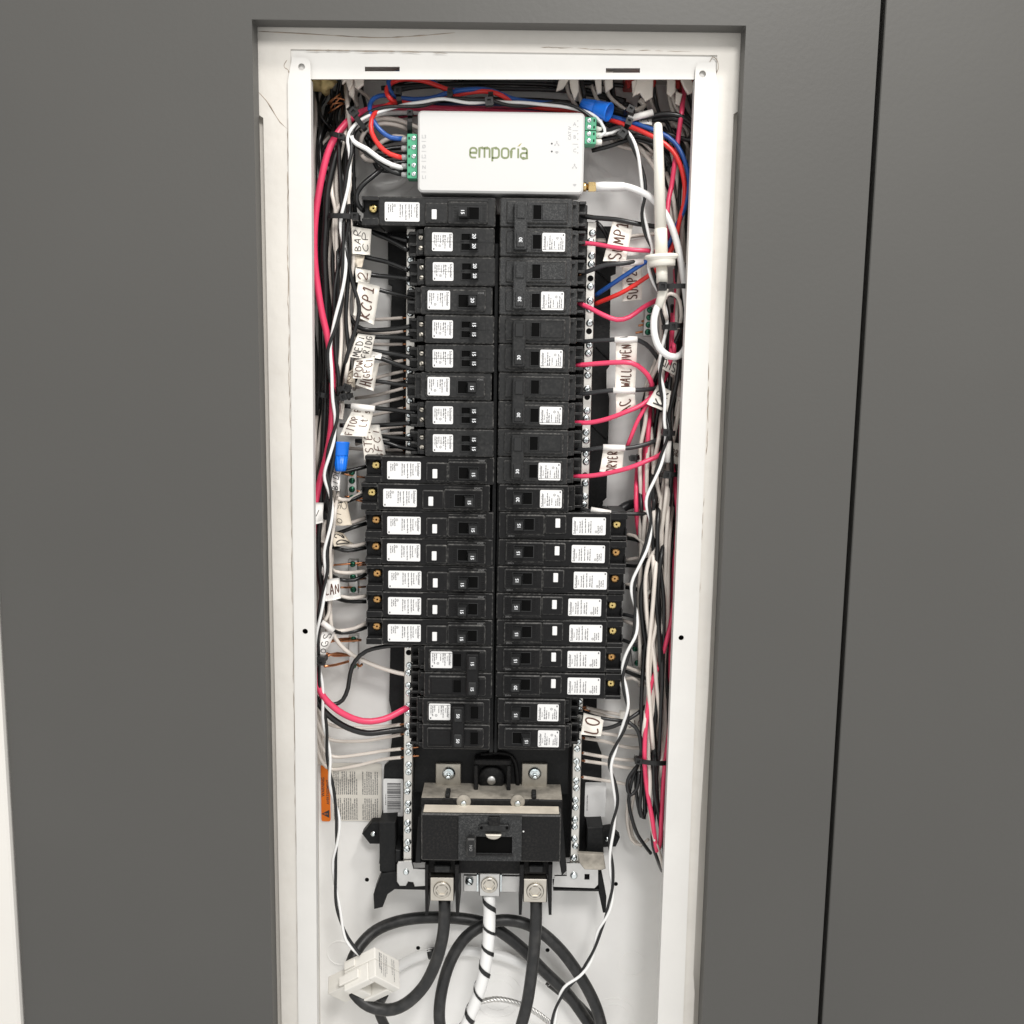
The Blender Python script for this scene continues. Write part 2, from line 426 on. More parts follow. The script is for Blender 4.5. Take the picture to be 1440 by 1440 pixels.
# ================================================================== setting
ZB = -0.86                                  # everything runs on below the picture
# white wall at the left edge of the cabinet
b = MB(); b.box(-1.3, -0.4575, -0.006, 0.1, ZB-.3, 1.0, 0.002)
tag(b.build('side_wall', 'white_wall'), kind='structure')
# plastered wall round the enclosure (rough painted edge, stepped back from the cabinet cut-out)
WT = 0.0215
b = MB()
outer = [(-0.90, 0.70), (-0.90, ZB), (0.285, ZB), (0.285, 0.70)]
hole = [(-0.1930, 0.2605), (-0.1985, ZB+.01), (0.1708, ZB+.01), (0.1682, 0.2605)]
recess_l = [(-0.2230, 0.208), (-0.2230, ZB+.02), (-0.2168, ZB+.02), (-0.2172, 0.2045)]
recess_r = [(0.1900, 0.217), (0.1842, 0.2130), (0.1838, -.30), (0.1815, -.42), (0.1812, -.58), (0.1832, -.60), (0.1832, ZB+.02), (0.1900, ZB+.02)]
b.prism(outer, WT, 0.16, holes=[hole, recess_l, recess_r])
wall = tag(b.build('wall', 'wall_paint'), kind='structure')
b = MB(); b.box(-0.226, -0.212, 0.029, 0.05, ZB+.02, 0.215); b.box(0.1785, 0.192, 0.029, 0.05, ZB+.02, 0.225)
b.build('recess_backing', 'wall_paint', wall)
# raised, uneven band of filler under the paint at the top and along the sides, with cracks in the paint
def wavy(p0, p1, n, amp, rnd):
    d = (p1-p0); s = Vector((d.z, 0, -d.x)).normalized(); off = 0; out = []
    for i in range(n+1):
        off += rnd.uniform(-amp, amp)*0.5; off *= .86
        out.append(p0+d*(i/n)+s*(off+rnd.uniform(-amp, amp)*.15))
    return out
def crack(pts, Y, rnd, w=0.0005, parent=wall, gap=0.12):
    mb = MB(); run = []
    def flush(run):
        if len(run) < 3: return
        mb.tube(run, w, 5, [w*rnd.uniform(.25, 1.0)*(0.2 if i in (0, len(run)-1) else 1) for i in range(len(run))], flat=0.7)
    for q in pts:
        if rnd.random() < gap: flush(run); run = []
        run.append(Vector((q.x, Y, q.z)))
    flush(run)
    return mb.build('paint_crack', 'crack', parent)
rc = random.Random(3)
crack(wavy(P(405, 130, WT), P(407, 560, WT), 60, .0010, rc), WT, rc)
crack(wavy(P(407, 560, WT), P(420, 1440, WT), 90, .0008, rc), WT, rc, .0004)
crack(wavy(P(1004, 170, WT), P(993, 640, WT), 70, .0011, rc), WT, rc)
crack(wavy(P(990, 700, WT), P(968, 1090, WT), 60, .0013, rc), WT, rc)
crack(wavy(P(968, 1100, WT), P(958, 1440, WT), 50, .0008, rc), WT, rc, .0004)
crack([Vector((q.x, WT, q.z)) for q in spline([P(x, y, WT) for x, y in ((362, 128), (375, 142), (385, 158), (394, 172), (405, 182))], .004)], WT, rc, .0006, gap=0)
crack([Vector((q.x, WT, q.z)) for q in spline([P(x, y, WT) for x, y in ((362, 44), (420, 47), (470, 50), (530, 53), (580, 51), (640, 46))], .006)], WT, rc, .0006, gap=.02)
crack([Vector((q.x, WT, q.z)) for q in spline([P(x, y, WT) for x, y in ((404, 84), (400, 90), (400, 95), (405, 98), (407, 104))], .003)], WT, rc, .0006, gap=0)
crack(wavy(P(430, 71, WT), P(640, 75, WT), 40, .0008, rc), WT, rc, .0005)
crack(wavy(P(760, 66, WT), P(990, 74, WT), 40, .0007, rc), WT, rc, .0004, gap=.3)
crack([Vector((q.x, WT, q.z)) for q in spline([P(x, y, WT) for x, y in ((996, 92), (1002, 80), (1009, 86), (1010, 97), (1005, 106))], .003)], WT, rc, .0005, gap=0)
# grey cabinet panel with the cut-out, and the door beyond the gap
b = MB()
b.prism([(-0.4555, 0.70), (-0.4555, ZB), (0.2965, ZB), (0.2965, 0.70)], 0.0, 0.019,
        holes=[[(-0.220, 0.2772), (-0.220, ZB+.01), (0.187, ZB+.01), (0.187, 0.2778)]])
o = b.build('grey_cabinet', 'grey_paint')
tag(o, 'matt grey cabinet panel with a tall cut-out around the electrical box', 'cabinet')
bv = o.modifiers.new('edge', 'BEVEL'); bv.width = 0.0006; bv.segments = 1; bv.limit_method = 'ANGLE'; bv.angle_limit = math.radians(60)
b = MB(); b.box(0.3012, 1.2, 0.0008, 0.0198, ZB-.3, 1.0, 0.0008)
tag(b.build('neighbouring_cabinet', 'grey_paint'), 'plain matt grey cabinet door across the narrow dark gap', 'cabinet')
b = MB(); b.box(0.2875, 1.2, 0.14, 0.15, ZB-.2, 0.9)  # near-black sheet, the gap's shade put into its colour
tag(b.build('gap_shade_sheet', 'void'), kind='structure')

# ================================================================== enclosure (white steel box)
enc = thing('panel_enclosure', 'white painted steel electrical box set into the wall', 'electrical box', (0, 0.118, -0.2))
EOFF = Vector((0, -0.118, 0.2))
def part(mb, name, mats, parent=enc):
    o = mb.build(name, mats, parent)
    if parent is enc: o.location = EOFF
    return o
EB = 0.1165                                  # inside of the back plate
def back_mesh():
    b = MB(); b.box(-0.2095, 0.1805, EB, EB+.0016, ZB, 0.268)
    return b
part(back_mesh(), 'back_plate', 'box_paint')
b = MB(); b.prism([(-0.2010, 0.268), (-0.2070, ZB), (-0.2054, ZB), (-0.1994, 0.268)], 0.0235, EB); part(b, 'side_plate', 'box_paint')
b = MB(); b.prism([(0.1722, 0.268), (0.1742, ZB), (0.1758, ZB), (0.1738, 0.268)], 0.0235, EB); part(b, 'side_plate', 'box_paint')
b = MB(); b.box(-0.1992, 0.1720, 0.0235, EB, 0.2662, 0.2678); part(b, 'top_plate', 'box_paint')
# flanges: top strip with two slots and side strips with screw holes, rounded tabs overlapping the top strip
def slot(x0, x1, y, h, Y): 
    a, c = P(x0, y, Y), P(x1, y, Y); return [(a.x, a.z-h), (c.x, c.z-h), (c.x, c.z+h), (a.x, a.z+h)]
b = MB()
FT = 0.0232
b.prism([(-0.195, 0.2635), (-0.195, 0.2368), (0.170, 0.2415), (0.170, 0.2655)], FT, FT+.0015, holes=[slot(513, 562, 97, .0019, FT), slot(852, 900, 99, .0019, FT)])
part(b, 'top_flange', 'flange_paint')
FS = 0.0200
tl = P(424, 94, FS); tr = P(988, 104, FS); ml = P(429, 888, FS); mr = P(958, 897, FS)
lx, rx = -0.1760, 0.1500
lp = [(-0.1955, 0.2335), (-0.1915, 0.2535)]+[(-0.1815+.0055*math.sin(math.radians(a)), 0.2480+.0055*math.cos(math.radians(a))) for a in range(0, 91, 15)]+[(lx, 0.2360), (-0.1835, ZB), (-0.2015, ZB)]
b = MB(); b.prism(lp, FS, FS+.0016, holes=[circ(tl.x, tl.z, .0029), circ(ml.x, ml.z, .0026)]); part(b, 'side_flange', 'flange_paint')
rp = [(0.1705, 0.2300), (0.1660, 0.2545)]+[(0.1555-.0055*math.sin(math.radians(a)), 0.2485+.0055*math.cos(math.radians(a))) for a in range(0, 91, 15)]+[(rx, 0.2410), (0.1480, ZB), (0.1735, ZB)]
b = MB(); b.prism(rp, FS, FS+.0016, holes=[circ(tr.x, tr.z, .0029), circ(mr.x, mr.z, .0025)]); part(b, 'side_flange', 'flange_paint')
# near-black sheets painted as the shade behind the screw holes
for q in (tl, tr, ml, mr):
    b = MB(); b.box(q.x-.006, q.x+.006, FS+.010, FS+.012, q.z-.006, q.z+.006); part(b, 'hole_shade_sheet', 'void')
# folded inner lip of the side flanges
b = MB(); b.prism([(lx-.0014, 0.236), (lx, 0.236), (-0.1835, ZB), (-0.1849, ZB)], FS+.0017, FS+.010); part(b, 'flange_lip', 'flange_paint')
b = MB(); b.prism([(rx+.0014, 0.241), (rx, 0.241), (0.1480, ZB), (0.1494, ZB)], FS+.0017, FS+.010); part(b, 'flange_lip', 'flange_paint')
# knockouts pressed into the back
def knock(x, y, radii):
    q = P(x, y, EB)
    for r in radii:
        b = MB(); b.prism(circ(q.x, q.z, r, 32), EB-.0005, EB+.0002, holes=[circ(q.x, q.z, r-.0011, 32)]); part(b, 'knockout', 'box_paint')
knock(888, 1355, (.014,)); knock(862, 1432, (.017, .024)); knock(870, 225, (.016, .022, .029)); knock(545, 235, (.016, .022, .030)); knock(478, 1340, (.014,))
knock(700, 1400, (.018, .026))
for x, y in ((516, 1237), (866, 1243), (770, 1336), (588, 1333)):
    q = P(x, y, EB); b = MB(); b.prism(circ(q.x, q.z, .0022, 12), EB-.0002, EB+.0004); part(b, 'rivet_hole', 'void')

# ================================================================== interior: black carrier, neutral bars
INTL = thing('panel_interior', 'black plastic carrier behind the breakers with metal neutral bars', 'breaker carrier', (0, 0.118, -0.2))
def ip(mb, name, mats):
    o = mb.build(name, mats, INTL); o.location = EOFF; return o
b = MB()
lft = [(545, 318), (546, 400), (551, 402), (549, 470), (546, 500), (551, 505), (548, 560), (548, 640), (549, 900), (547, 985), (550, 1000), (551, 1040), (547, 1072), (540, 1078), (538, 1155), (533, 1215)]
rgt = [(868, 318), (866, 385), (859, 388), (857, 515), (853, 520), (853, 545), (857, 560), (853, 700), (848, 705), (845, 760), (838, 1040), (846, 1060), (846, 1096), (843, 1150), (842, 1205)]
b.prism(pxpoly(lft+rgt[::-1], 0.100), 0.100, 0.106, c=.0006); ip(b, 'base_plate', 'black_base')
b = MB()
q0, q1 = P(690, 300, 0.08), P(690, 1120, 0.08)
b.box(-0.094, 0.061, 0.086, 0.0998, q1.z, q0.z, .001); ip(b, 'centre_spine', 'black_base')
for x0, x1 in ((-0.0186, -0.0150), (-0.0140, -0.0112)):
    b = MB(); b.box(x0, x1, 0.052, 0.0858, P(690, 1054, .06).z, q0.z-.03, .0004); ip(b, 'spine_rib', 'black_base')
# diagonal ribs on the right-hand strip
for (xa, ya), (xb, yb) in (((838, 488), (856, 506)), ((832, 598), (852, 618)), ((833, 720), (846, 706)), ((838, 380), (860, 400))):
    b = MB(); b.tube([P(xa, ya, .0995), P(xb, yb, .0995)], .0007, 6); ip(b, 'stiffening_rib', 'black_base')
# neutral bars
screw_me = None
def screw_mesh(r=0.0034, h=0.0018, matn='zinc', slotted=True, square=False):
    b = MB()
    b.lathe([(r, 0.0), (r, -h*.45), (r*.86, -h*.85), (r*.5, -h*1.08), (0.0, -h*1.14)], 14)
    if slotted:
        b.mi = 1; b.box(-r*.80, r*.80, -h*1.20, -h*.5, -r*.07, r*.07); b.box(-r*.07, r*.07, -h*1.19, -h*.5, -r*.42, r*.42)
    return b.mesh('bar_screw', [matn, 'void'])
SCREW = screw_mesh()
def bar(xt, zt, xb, zb, w, ys, n_skip, seed):
    rnd = random.Random(seed)
    b = MB(); b.prism([(xt-w/2, zt), (xb-w/2, zb), (xb+w/2, zb), (xt+w/2, zt)], ys, ys+.010, c=.0006); o = ip(b, 'neutral_bar', 'bar_metal')
    L = zt-zb; z = zt-.010; k = 0
    while z > zb+.004:
        t = (zt-z)/L; x = xt+(xb-xt)*t
        if k not in n_skip:
            s = link('bar_screw', SCREW, o); s.location = (x+rnd.uniform(-.0008, .0008), ys-.0001, z); s.rotation_euler = (0, rnd.uniform(0, 3.1), 0)
        else:
            h = MB(); h.lathe([(.0028, -.0002), (.0028, .0003)], 14); s = h.build('empty_hole', 'void', o); s.location = (x, ys, z)
        z -= .0074 if k % 2 == 0 else .0128; k += 1
ztl, zbl = P(578, 318, .07), P(572, 1212, .07)
bar(-0.0958, ztl.z, -0.0994, zbl.z, .0085, .070, {14, 25, 39}, 1)
ztr, zbr = P(832, 312, .07), P(806, 1214, .07)
bar(0.0692, ztr.z, 0.0672, zbr.z, .0084, .070, {4, 9, 15, 22}, 2)
# ================================================================== breakers
ROWZ = 0.1440; PITCHZ = 0.02548             # top of the first space, spacing
FACE = 0.040
def row_z(i, n=1): return ROWZ-PITCHZ*(i+n/2)
_bm = {}
def cached(key, fn):
    if key not in _bm: _bm[key] = fn()
    return _bm[key]
# all shapes are drawn for the left column: inner end at x=0, wire end towards -x, front towards -y
H = PITCHZ-.0006
def label_print(x0, x1, h, seed, long):
    rnd = random.Random(seed); b = MB(); y = -0.00012
    # type runs downwards: the maker's name nearest the inner end
    A = -math.pi/2
    def line(x, h_, ln, z=None): words_line(b, x, (h/2-.0012 if z is None else z), ln, h_, y, A, rnd)
    put_text(b, 'Schneider', x1-.0032, h/2-.0010, .0022, y, A, bold=True)
    put_text(b, 'Electric', x1-.0050, h/2-.0040, .0012, y, A)
    if long:
        for x, l in ((x1-.0075, .0105), (x1-.0095, .0125), (x1-.0125, .0135), (x1-.0155, .0100), (x1-.0175, .0115), (x0+.0065, .008), (x0+.0048, .006), (x0+.0030, .007)):
            line(x, .00105, l, h/2-rnd.uniform(.0012, .0025))
        c = (x0+.0088, h/2-.003)
    else:
        for x, l in ((x1-.0072, .0120), (x1-.0090, .0085), (x1-.0112, .0065), (x0+.0050, .006), (x0+.0032, .010), (x0+.0016, .009)):
            line(x, .00105, l, h/2-rnd.uniform(.0012, .0030))
        c = (x0+.0068, -h/2+.0045)
    b.prism(circ(c[0], c[1], .0012, 12), y, y+.0001, holes=[circ(c[0], c[1], .0009, 12)])
    b.prism(circ(c[0], c[1], .0004, 6), y, y+.0001)
    b.prism([(x0+.001, -h/2+.001), (x0+.0022, -h/2+.001), (x0+.0022, -h/2+.0026), (x0+.001, -h/2+.0026)], y, y+.0001)
    return b.mesh('print', 'ink_grey')
def label_mesh(x0, x1, h): b = MB(); b.prism(rrect(x0, x1, -h/2, h/2, .0012), 0.0, .0003); return b.mesh('rating_label', 'label')
def toggle_mesh(x0, x1, h, tall, lean, m='toggle'):
    b = MB()
    w = (x1-x0)
    vs = []
    for y, f, sh in ((0.003, 1.0, 0), (-tall*.5, .94, lean*.5), (-tall, .80, lean)):
        cx = (x0+x1)/2+sh
        vs += [(cx-w/2*f, y, -h/2*f), (cx+w/2*f, y, -h/2*f), (cx+w/2*f, y, h/2*f), (cx-w/2*f, y, h/2*f)]
    fs = [(8, 9, 10, 11)]
    for k in (0, 4):
        for i in range(4): j = (i+1) % 4; fs.append((k+i, k+j, k+4+j, k+4+i))
    b.add(vs, fs); return b.mesh('toggle', m)
def number_mesh(txt, h=.0030):
    b = MB(); put_text(b, txt, -h/2, 0, h, 0, -math.pi/2, 'c', True); return b.mesh('rating_number', 'number')
def stamp_mesh(txt): b = MB(); put_text(b, txt, 0, 0, .0016, 0, math.pi, 'l'); return b.mesh('date_stamp', 'stamp')
def terminal_mesh(matn):
    b = MB(); r = .0041
    b.lathe([(r, 0.0), (r, -.0014), (r*.88, -.0022), (r*.24, -.0020)], 20, ends=(1, 0))
    b.lathe([(r*.24, -.0020), (r*.22, -.0008), (0, -.0008)], 20, ends=(0, 0))
    b.mi = 1; b.lathe([(r*.20, -.0016), (r*.20, -.0012)], 4, smooth=False); b.box(-r*.98, -r*.55, -.0023, -.001, -r*.09, r*.09); b.box(r*.5, r*.8, -.0023, -.001, -r*.07, r*.07)
    return b.mesh('terminal_screw', [matn, 'void'])
def afci_body(m):
    def f():
        b = MB(); L = .1185; s = .003; b.edge = 1
        # main body in lengths so that the wire end is notched
        b.box(-.1035, 0, s, .052, -H/2, H/2, .0010)
        b.box(-L, -.1035, s, .052, H/2-.0035, H/2, .0005); b.box(-L, -.1035, s, .052, -H/2, -H/2+.0058, .0005)
        b.box(-L, -.1035, .014, .052, -H/2+.0058, H/2-.0035)
        b.box(-L+.001, -.1040, s+.002, .014, -H/2+.0058, -H/2+.0072)            # sloping sill under the screw
        b.box(-L-.0000, -L+.0012, s+.004, .014, H/2-.0095, H/2-.0035)
        # raised handle section and test-button section
        b.box(-.0420, -.0065, 0.0, s+.0015, -H/2+.0020, H/2-.0040, .0011)
        b.box(-.0620, -.0421, .0004, s+.0015, -H/2+.0022, H/2-.0052, .0011)
        b.box(-.0420, -.0066, .0010, s+.0005, H/2-.0040, H/2-.0018, .0004)
        b.box(-.0655, -.0040, s-.0004, s+.0004, H/2-.0011, H/2-.0004)
        # embossed ON / OFF pads either side of the handle
        for xc in (-.0352, -.0098):
            b.box(xc-.0016, xc+.0016, -.0005, .0004, -H/2+.0050, -H/2+.0054); b.box(xc-.0016, xc+.0016, -.0005, .0004, H/2-.0092, H/2-.0088)
            for k in range(4): b.box(xc-.0011, xc+.0011, -.0005, .0004, -H/2+.0066+k*.0021, -H/2+.0075+k*.0021)
        # thin moulded outlines
        for x0, x1, z in ((-.0405, -.0080, H/2-.0070), (-.0405, -.0080, -H/2+.0034)): b.box(x0, x1, -.0003, .0004, z, z+.0004)
        b.box(-.0385, -.0381, -.0003, .0004, -H/2+.004, H/2-.007); b.box(-.0110, -.0106, -.0003, .0004, -H/2+.004, H/2-.007)
        b.box(-.100, -.066, s-.0003, s+.0003, -H/2+.0030, -H/2+.0034); b.box(-.100, -.066, s-.0003, s+.0003, H/2-.0030, H/2-.0026)
        return b.mesh('body', [m, 'edge_wear'])
    return cached(('afci', m), f)
def plain_body(m, kind):
    def f():
        b = MB(); b.edge = 1
        n = 2 if kind == 'two' else 1
        for k in range(n):
            zc = (0.5-k)*PITCHZ if n == 2 else 0.0
            if kind == 'tandem':
                b.box(-.0625, -.0002, 0.0, .050, zc-H/2, zc+H/2, .0011)
                b.box(-.0080, -.0062, -.0003, .001, zc-H/2+.001, zc+H/2-.001)
                b.box(-.0625, -.0004, -.0003, .0006, zc-.0003, zc+.0001)
            else:
                b.box(-.0645, -.0002, .0022, .050, zc-H/2, zc+H/2, .0010)
                b.box(-.0600, -.0060, 0.0, .0030, zc-H/2+.0028, zc+H/2-.0028, .0011)
                if n == 2:
                    b.box(-.0590, -.0370, -.0003, .0006, zc-H/2+.0040, zc-H/2+.0044); b.box(-.0590, -.0370, -.0003, .0006, zc+H/2-.0062, zc+H/2-.0058)
                    b.box(-.0120, -.0065, -.0003, .0006, zc-H/2+.0050, zc+H/2-.0050, .0002)
                else:
                    b.box(-.0140, -.0136, -.0003, .0006, zc-H/2+.004, zc+H/2-.004)
            # wire-clamp end: stepped back, with barrier fingers
            b.box(-.0705, -.0620, .010, .050, zc-H/2+.0010, zc+H/2-.0010, .0006)
            for dz in (-.0105, -.0015, .0085):
                b.box(-.0770, -.0705, .012, .040, zc+dz-.0012, zc+dz+.0012, .0004)
            b.box(-.0790, -.0705, .024, .046, zc-H/2+.002, zc+H/2-.002, .0006)
            b.box(-.0680, -.0640, .0055, .011, zc+H/2-.0052, zc+H/2-.0014, .0004); b.box(-.0680, -.0640, .0055, .011, zc-H/2+.0014, zc-H/2+.0052, .0004)
        return b.mesh('body', [m, 'edge_wear'])
    return cached((kind, m), f)
def slot_mesh(x0, x1, h):
    b = MB(); b.box(x0, x1, -.0004, .0010, -h/2, h/2)
    return b.mesh('toggle_slot', 'slot')
def slot_frame(x0, x1, h, m):
    b = MB(); t = .0007
    b.prism([(x0-t, -h/2-t), (x1+t, -h/2-t), (x1+t, h/2+t), (x0-t, h/2+t)], -.0009, .0005, holes=[[(x0, -h/2), (x1, -h/2), (x1, h/2), (x0, h/2)]])
    return b.mesh('slot_frame', m)
CLAMP = None
def clamp_mesh():
    b = MB(); b.lathe([(.0023, 0), (.0023, -.0010), (.0017, -.0016), (0, -.0015)], 12)
    b.mi = 1; b.box(-.0018, .0018, -.0018, -.0008, -.0003, .0003); return b.mesh('clamp_screw', ['dull_metal', 'void'])
CLAMP = clamp_mesh()
def ch(name, me, par, loc=(0, 0, 0), ry=0.0):
    o = link(name, me, par); o.location = loc
    if ry: o.rotation_euler = (0, ry, 0)
    return o
rj = random.Random(21)
def place(side, i, n, label, group, cat='circuit breaker', dx=0.0, dz=0.0):
    o = thing('circuit_breaker', label, cat, group=group)
    z = row_z(i, n)+dz
    tilt = 0.0022*((0.1-z)/0.5)
    x = (-0.0180+tilt*.6 if side == 'L' else -0.0140+tilt*1.2)+dx
    jx, jy, ja = rj.uniform(-.0005, .0005), rj.uniform(-.0007, .0007), rj.uniform(-.0045, .0045)
    o.location = (x+jx, FACE+jy, z+(0 if side == 'L' else .0008))
    o.rotation_euler = (0, (math.pi if side == 'R' else 0)+ja, rj.uniform(-.006, .006))
    return o
def add_toggle(t, x_hi, out, amp, z=0.0, w=.0150, hgt=.0118, tall=.0085, m='toggle', top_text=True):
    """x_hi: inner end of the slot; out: handle thrown to the outer end"""
    x0, x1 = x_hi-w, x_hi
    s = ch('toggle_slot', cached(('slot', w, hgt), lambda: slot_mesh(-w, 0, hgt)), t, (x_hi, 0, z))
    ch('slot_frame', cached(('sf', w, hgt, m), lambda: slot_frame(-w, 0, hgt, m)), s)
    tw = w*.55
    if out: a0, a1, lean = x0+.0006, x0+tw, -.0014
    else: a0, a1, lean = x1-tw, x1-.0006, .0014
    g = ch('toggle', cached(('tog', round(tw, 5), hgt, tall, out, m), lambda: toggle_mesh(-(a1-a0)/2, (a1-a0)/2, hgt*.92, tall, lean, m)), t, ((a0+a1)/2, 0, z))
    if amp: ch('rating_number', cached(('num', amp), lambda: number_mesh(amp)), g, (lean, -tall-.0001, 0))
    return g
def add_label(t, x0, x1, h, y, z=0.0, long=False, seed=1):
    l = ch('rating_label', cached(('lab', x0, x1, h), lambda: label_mesh(x0, x1, h)), t, (0, y-.0003, z))
    ch('print', cached(('prt', x0, x1, h, long), lambda: label_print(x0, x1, h, seed, long)), l)
TBTN = None
def afci(side, i, label, group, out, amp='15', screw='brass', dx=0.0, lx=0.0, m='black', stamp=True, dz=0.0):
    t = place(side, i, 1, label, group, dx=dx, dz=dz)
    ch('body', afci_body(m), t)
    add_label(t, -.0980+lx, -.0672+lx, .0165, .003, z=-.0008 if side == 'L' else .0, long=True, seed=5)
    add_toggle(t, -.0145, out, amp, z=-.0018, w=.0175, hgt=.0104, tall=.0110)
    b = cached('btn', lambda: MB().box(-.0022, .0022, -.0016, .001, -.0042, .0042, .0004).mesh('test_button', 'label'))
    ch('test_button', b, t, (-.0540, .0004, -.0030))
    s = ch('terminal_screw', cached(('ts', screw), lambda: terminal_mesh(screw)), t, (-.1092+lx*.2, .0128, .0030 if side == 'L' else -.0005), random.uniform(0, 3))
    if stamp: ch('date_stamp', cached('st', lambda: stamp_mesh('20424')), t, (-.0085, .0006, H/2-.0022))
    return t
def tandem(i, label, group, amp, dx=0.0):
    t = place('L', i, 1, label, group, dx=dx)
    ch('body', plain_body('black_old', 'tandem'), t)
    add_label(t, -.0555, -.0372, .0160, 0.0, z=-.0002, seed=9)
    for dz in (.0042, -.0042): add_toggle(t, -.0150, False, amp, z=dz, w=.0145, hgt=.0056, tall=.0075)
    b = cached('tslot', lambda: MB().box(-.0125, -.0015, -.00045, .001, -.0017, .0017).mesh('toggle_slot', 'black_old'))
    ch('slot_bridge', b, t, (-.0150, 0, 0))
    for dz in (.0042, -.0050): ch('clamp_screw', CLAMP, t, (-.0662, .0098, dz), random.uniform(0, 3))
    return t
def single(side, i, label, group, amp, out=False, dx=0.0, m='black_old', dz=0.0):
    t = place(side, i, 1, label, group, dx=dx, dz=dz)
    ch('body', plain_body(m, 'single'), t)
    add_label(t, -.0580, -.0380, .0165, 0.0, seed=9)
    add_toggle(t, -.0140, out, amp, z=-.0004, w=.0165, hgt=.0108, tall=.0110)
    ch('date_stamp', cached('st', lambda: stamp_mesh('20424')), t, (-.0075, -.0001, H/2-.0050 if side == 'L' else -H/2+.0040), 0)
    return t
def two_pole(side, i, label, group, amp, out=False, m='black', lab=0, dx=0.0, tie_to=None):
    t = place(side, i, 2, label, group, dx=dx)
    ch('body', plain_body(m, 'two'), t)
    zs = (PITCHZ/2, -PITCHZ/2)
    add_label(t, -.0580, -.0378, .0160, 0.0, z=zs[lab], seed=9)
    ch('blank_panel', cached(('bp', m), lambda: MB().box(-.0575, -.0375, -.0007, .0006, -.0068, .0068, .0003).mesh('blank_panel', m)), t, (0, 0, zs[1-lab]))
    # slots, one per pole, and handles joined by a tie bar
    hx, sx = (-.0300, -.0150) if out else (-.0185, -.0330)
    for z in zs:
        s = ch('toggle_slot', cached(('slot2',), lambda: slot_mesh(-.0036, .0036, .0120)), t, (sx, 0, z))
        ch('slot_frame', cached(('sf2', m), lambda: slot_frame(-.0036, .0036, .0120, m)), s)
    tie = ch('handle_tie', cached(('tie', m), lambda: MB().box(-.0058, .0058, -.0085, .001, -.0205, .0205, .0009).mesh('handle_tie', m)), t, (hx, 0, 0))
    for z in zs:
        g = ch('toggle', cached(('tg2', m), lambda: MB().box(-.0038, .0038, -.0098, .001, -.0062, .0062, .0007).mesh('toggle', m if m == 'black_dusty' else 'toggle')), tie, (.0, 0, z*.96))
        if z == zs[lab] or side == 'L':
            # the number stays legible against the handle
            o = ch('rating_number', cached(('num', amp), lambda: number_mesh(amp)), tie, (0, -.0099, z*.96))
    return t
GL = 'breakers in the left column'; GR = 'breakers in the right column'
afci('L', 0, 'long black breaker with brass screw directly under the white monitor box', GL, True, m='black_old', stamp=False, dz=.0008)
ORD = ['first', 'second', 'third', 'fourth', 'fifth', 'sixth', 'seventh']
tn = 0
for i, kind, amp in ((1, 't', '20'), (2, 't', '20'), (3, 's', '20'), (4, 't', '15'), (5, 't', '15'), (6, 's', '15'), (7, 't', '15'), (8, 't', '15')):
    if kind == 't':
        tandem(i, f'{ORD[tn]} black breaker with twin small toggles counting down the left column', GL, amp, dx=random.uniform(-.0006, .0006)); tn += 1
    else:
        single('L', i, f'short black breaker with one toggle marked {amp} {"below the second" if amp == "20" else "below the fourth"} twin-toggle breaker', GL, amp, dx=-.0022)
scr = ['brass', 'brass', 'bronze', 'bronze', 'bronze', 'bronze', 'bronze']
ddx = [.0008, -.0035, .0, .0002, .0004, .0006, .0008]
what = ['just below the twin-toggle ones', 'jutting out slightly farther than its neighbours', 'scuffed white at its corner', 'with its toggle thrown inwards', 'with its toggle thrown outwards', 'second from the bottom of its run', 'last above the tied breakers']
for k in range(7):
    afci('L', 9+k, f'{ORD[k]} long black breaker of the lower left run, {what[k]}', GL, k >= 4, '15', scr[k], dx=ddx[k])
two_pole('L', 16, 'double black breaker marked 15 below the lower left run of long breakers', GL, '15', m='black', dx=.0006)
two_pole('L', 18, 'double black breaker marked 50 fed by thick pink and black wires', GL, '50', out=True, m='black', dx=-.0008)
dr = ['dusty grey-black double 30 amp breaker at the top beside the white box', 'second dusty double 30 amp breaker, between SUMP 1 and SUMP 2 wires', 'third double 30 amp breaker, level with the WALL OVEN tag', 'fourth double 30 amp breaker, level with the AC tag', 'lowest double 30 amp breaker, level with the DRYER tag']
for k in range(5):
    two_pole('R', 2*k, dr[k], GR, '30', m='black_dusty' if k < 2 else 'black_old', lab=0, dx=(.0, -.0005, -.0004, -.0008, -.0010)[k])
single('R', 10, 'short single black breaker marked 20 under the double 30 amp breakers', GR, '20', m='black')
scr = ['brass', 'bronze', 'bronze', 'brass', 'brass', 'bronze', 'brass']
lxr = [-.0005, -.0005, -.0038, .0, -.0008, .0, -.0004]
for k in range(7):
    tail = [', under the short 20 amp one', '', ', its label set farther out', '', '', '', ', its toggle marked 20'][k]
    afci('R', 11+k, f'{ORD[k]} long black breaker of the right column run{tail}', GR, False, '20' if k == 6 else '15', scr[k], dx=(.0, -.0002, -.0006, -.0012, -.0012, -.0016, -.0018)[k]+.0006, lx=lxr[k])
single('R', 18, 'short black breaker second from the bottom of the right column', GR, '15', m='black', dx=.0006)
single('R', 19, 'bottom short black breaker of the right column, toggle thrown outwards', GR, '15', out=True, m='black', dx=.0012)
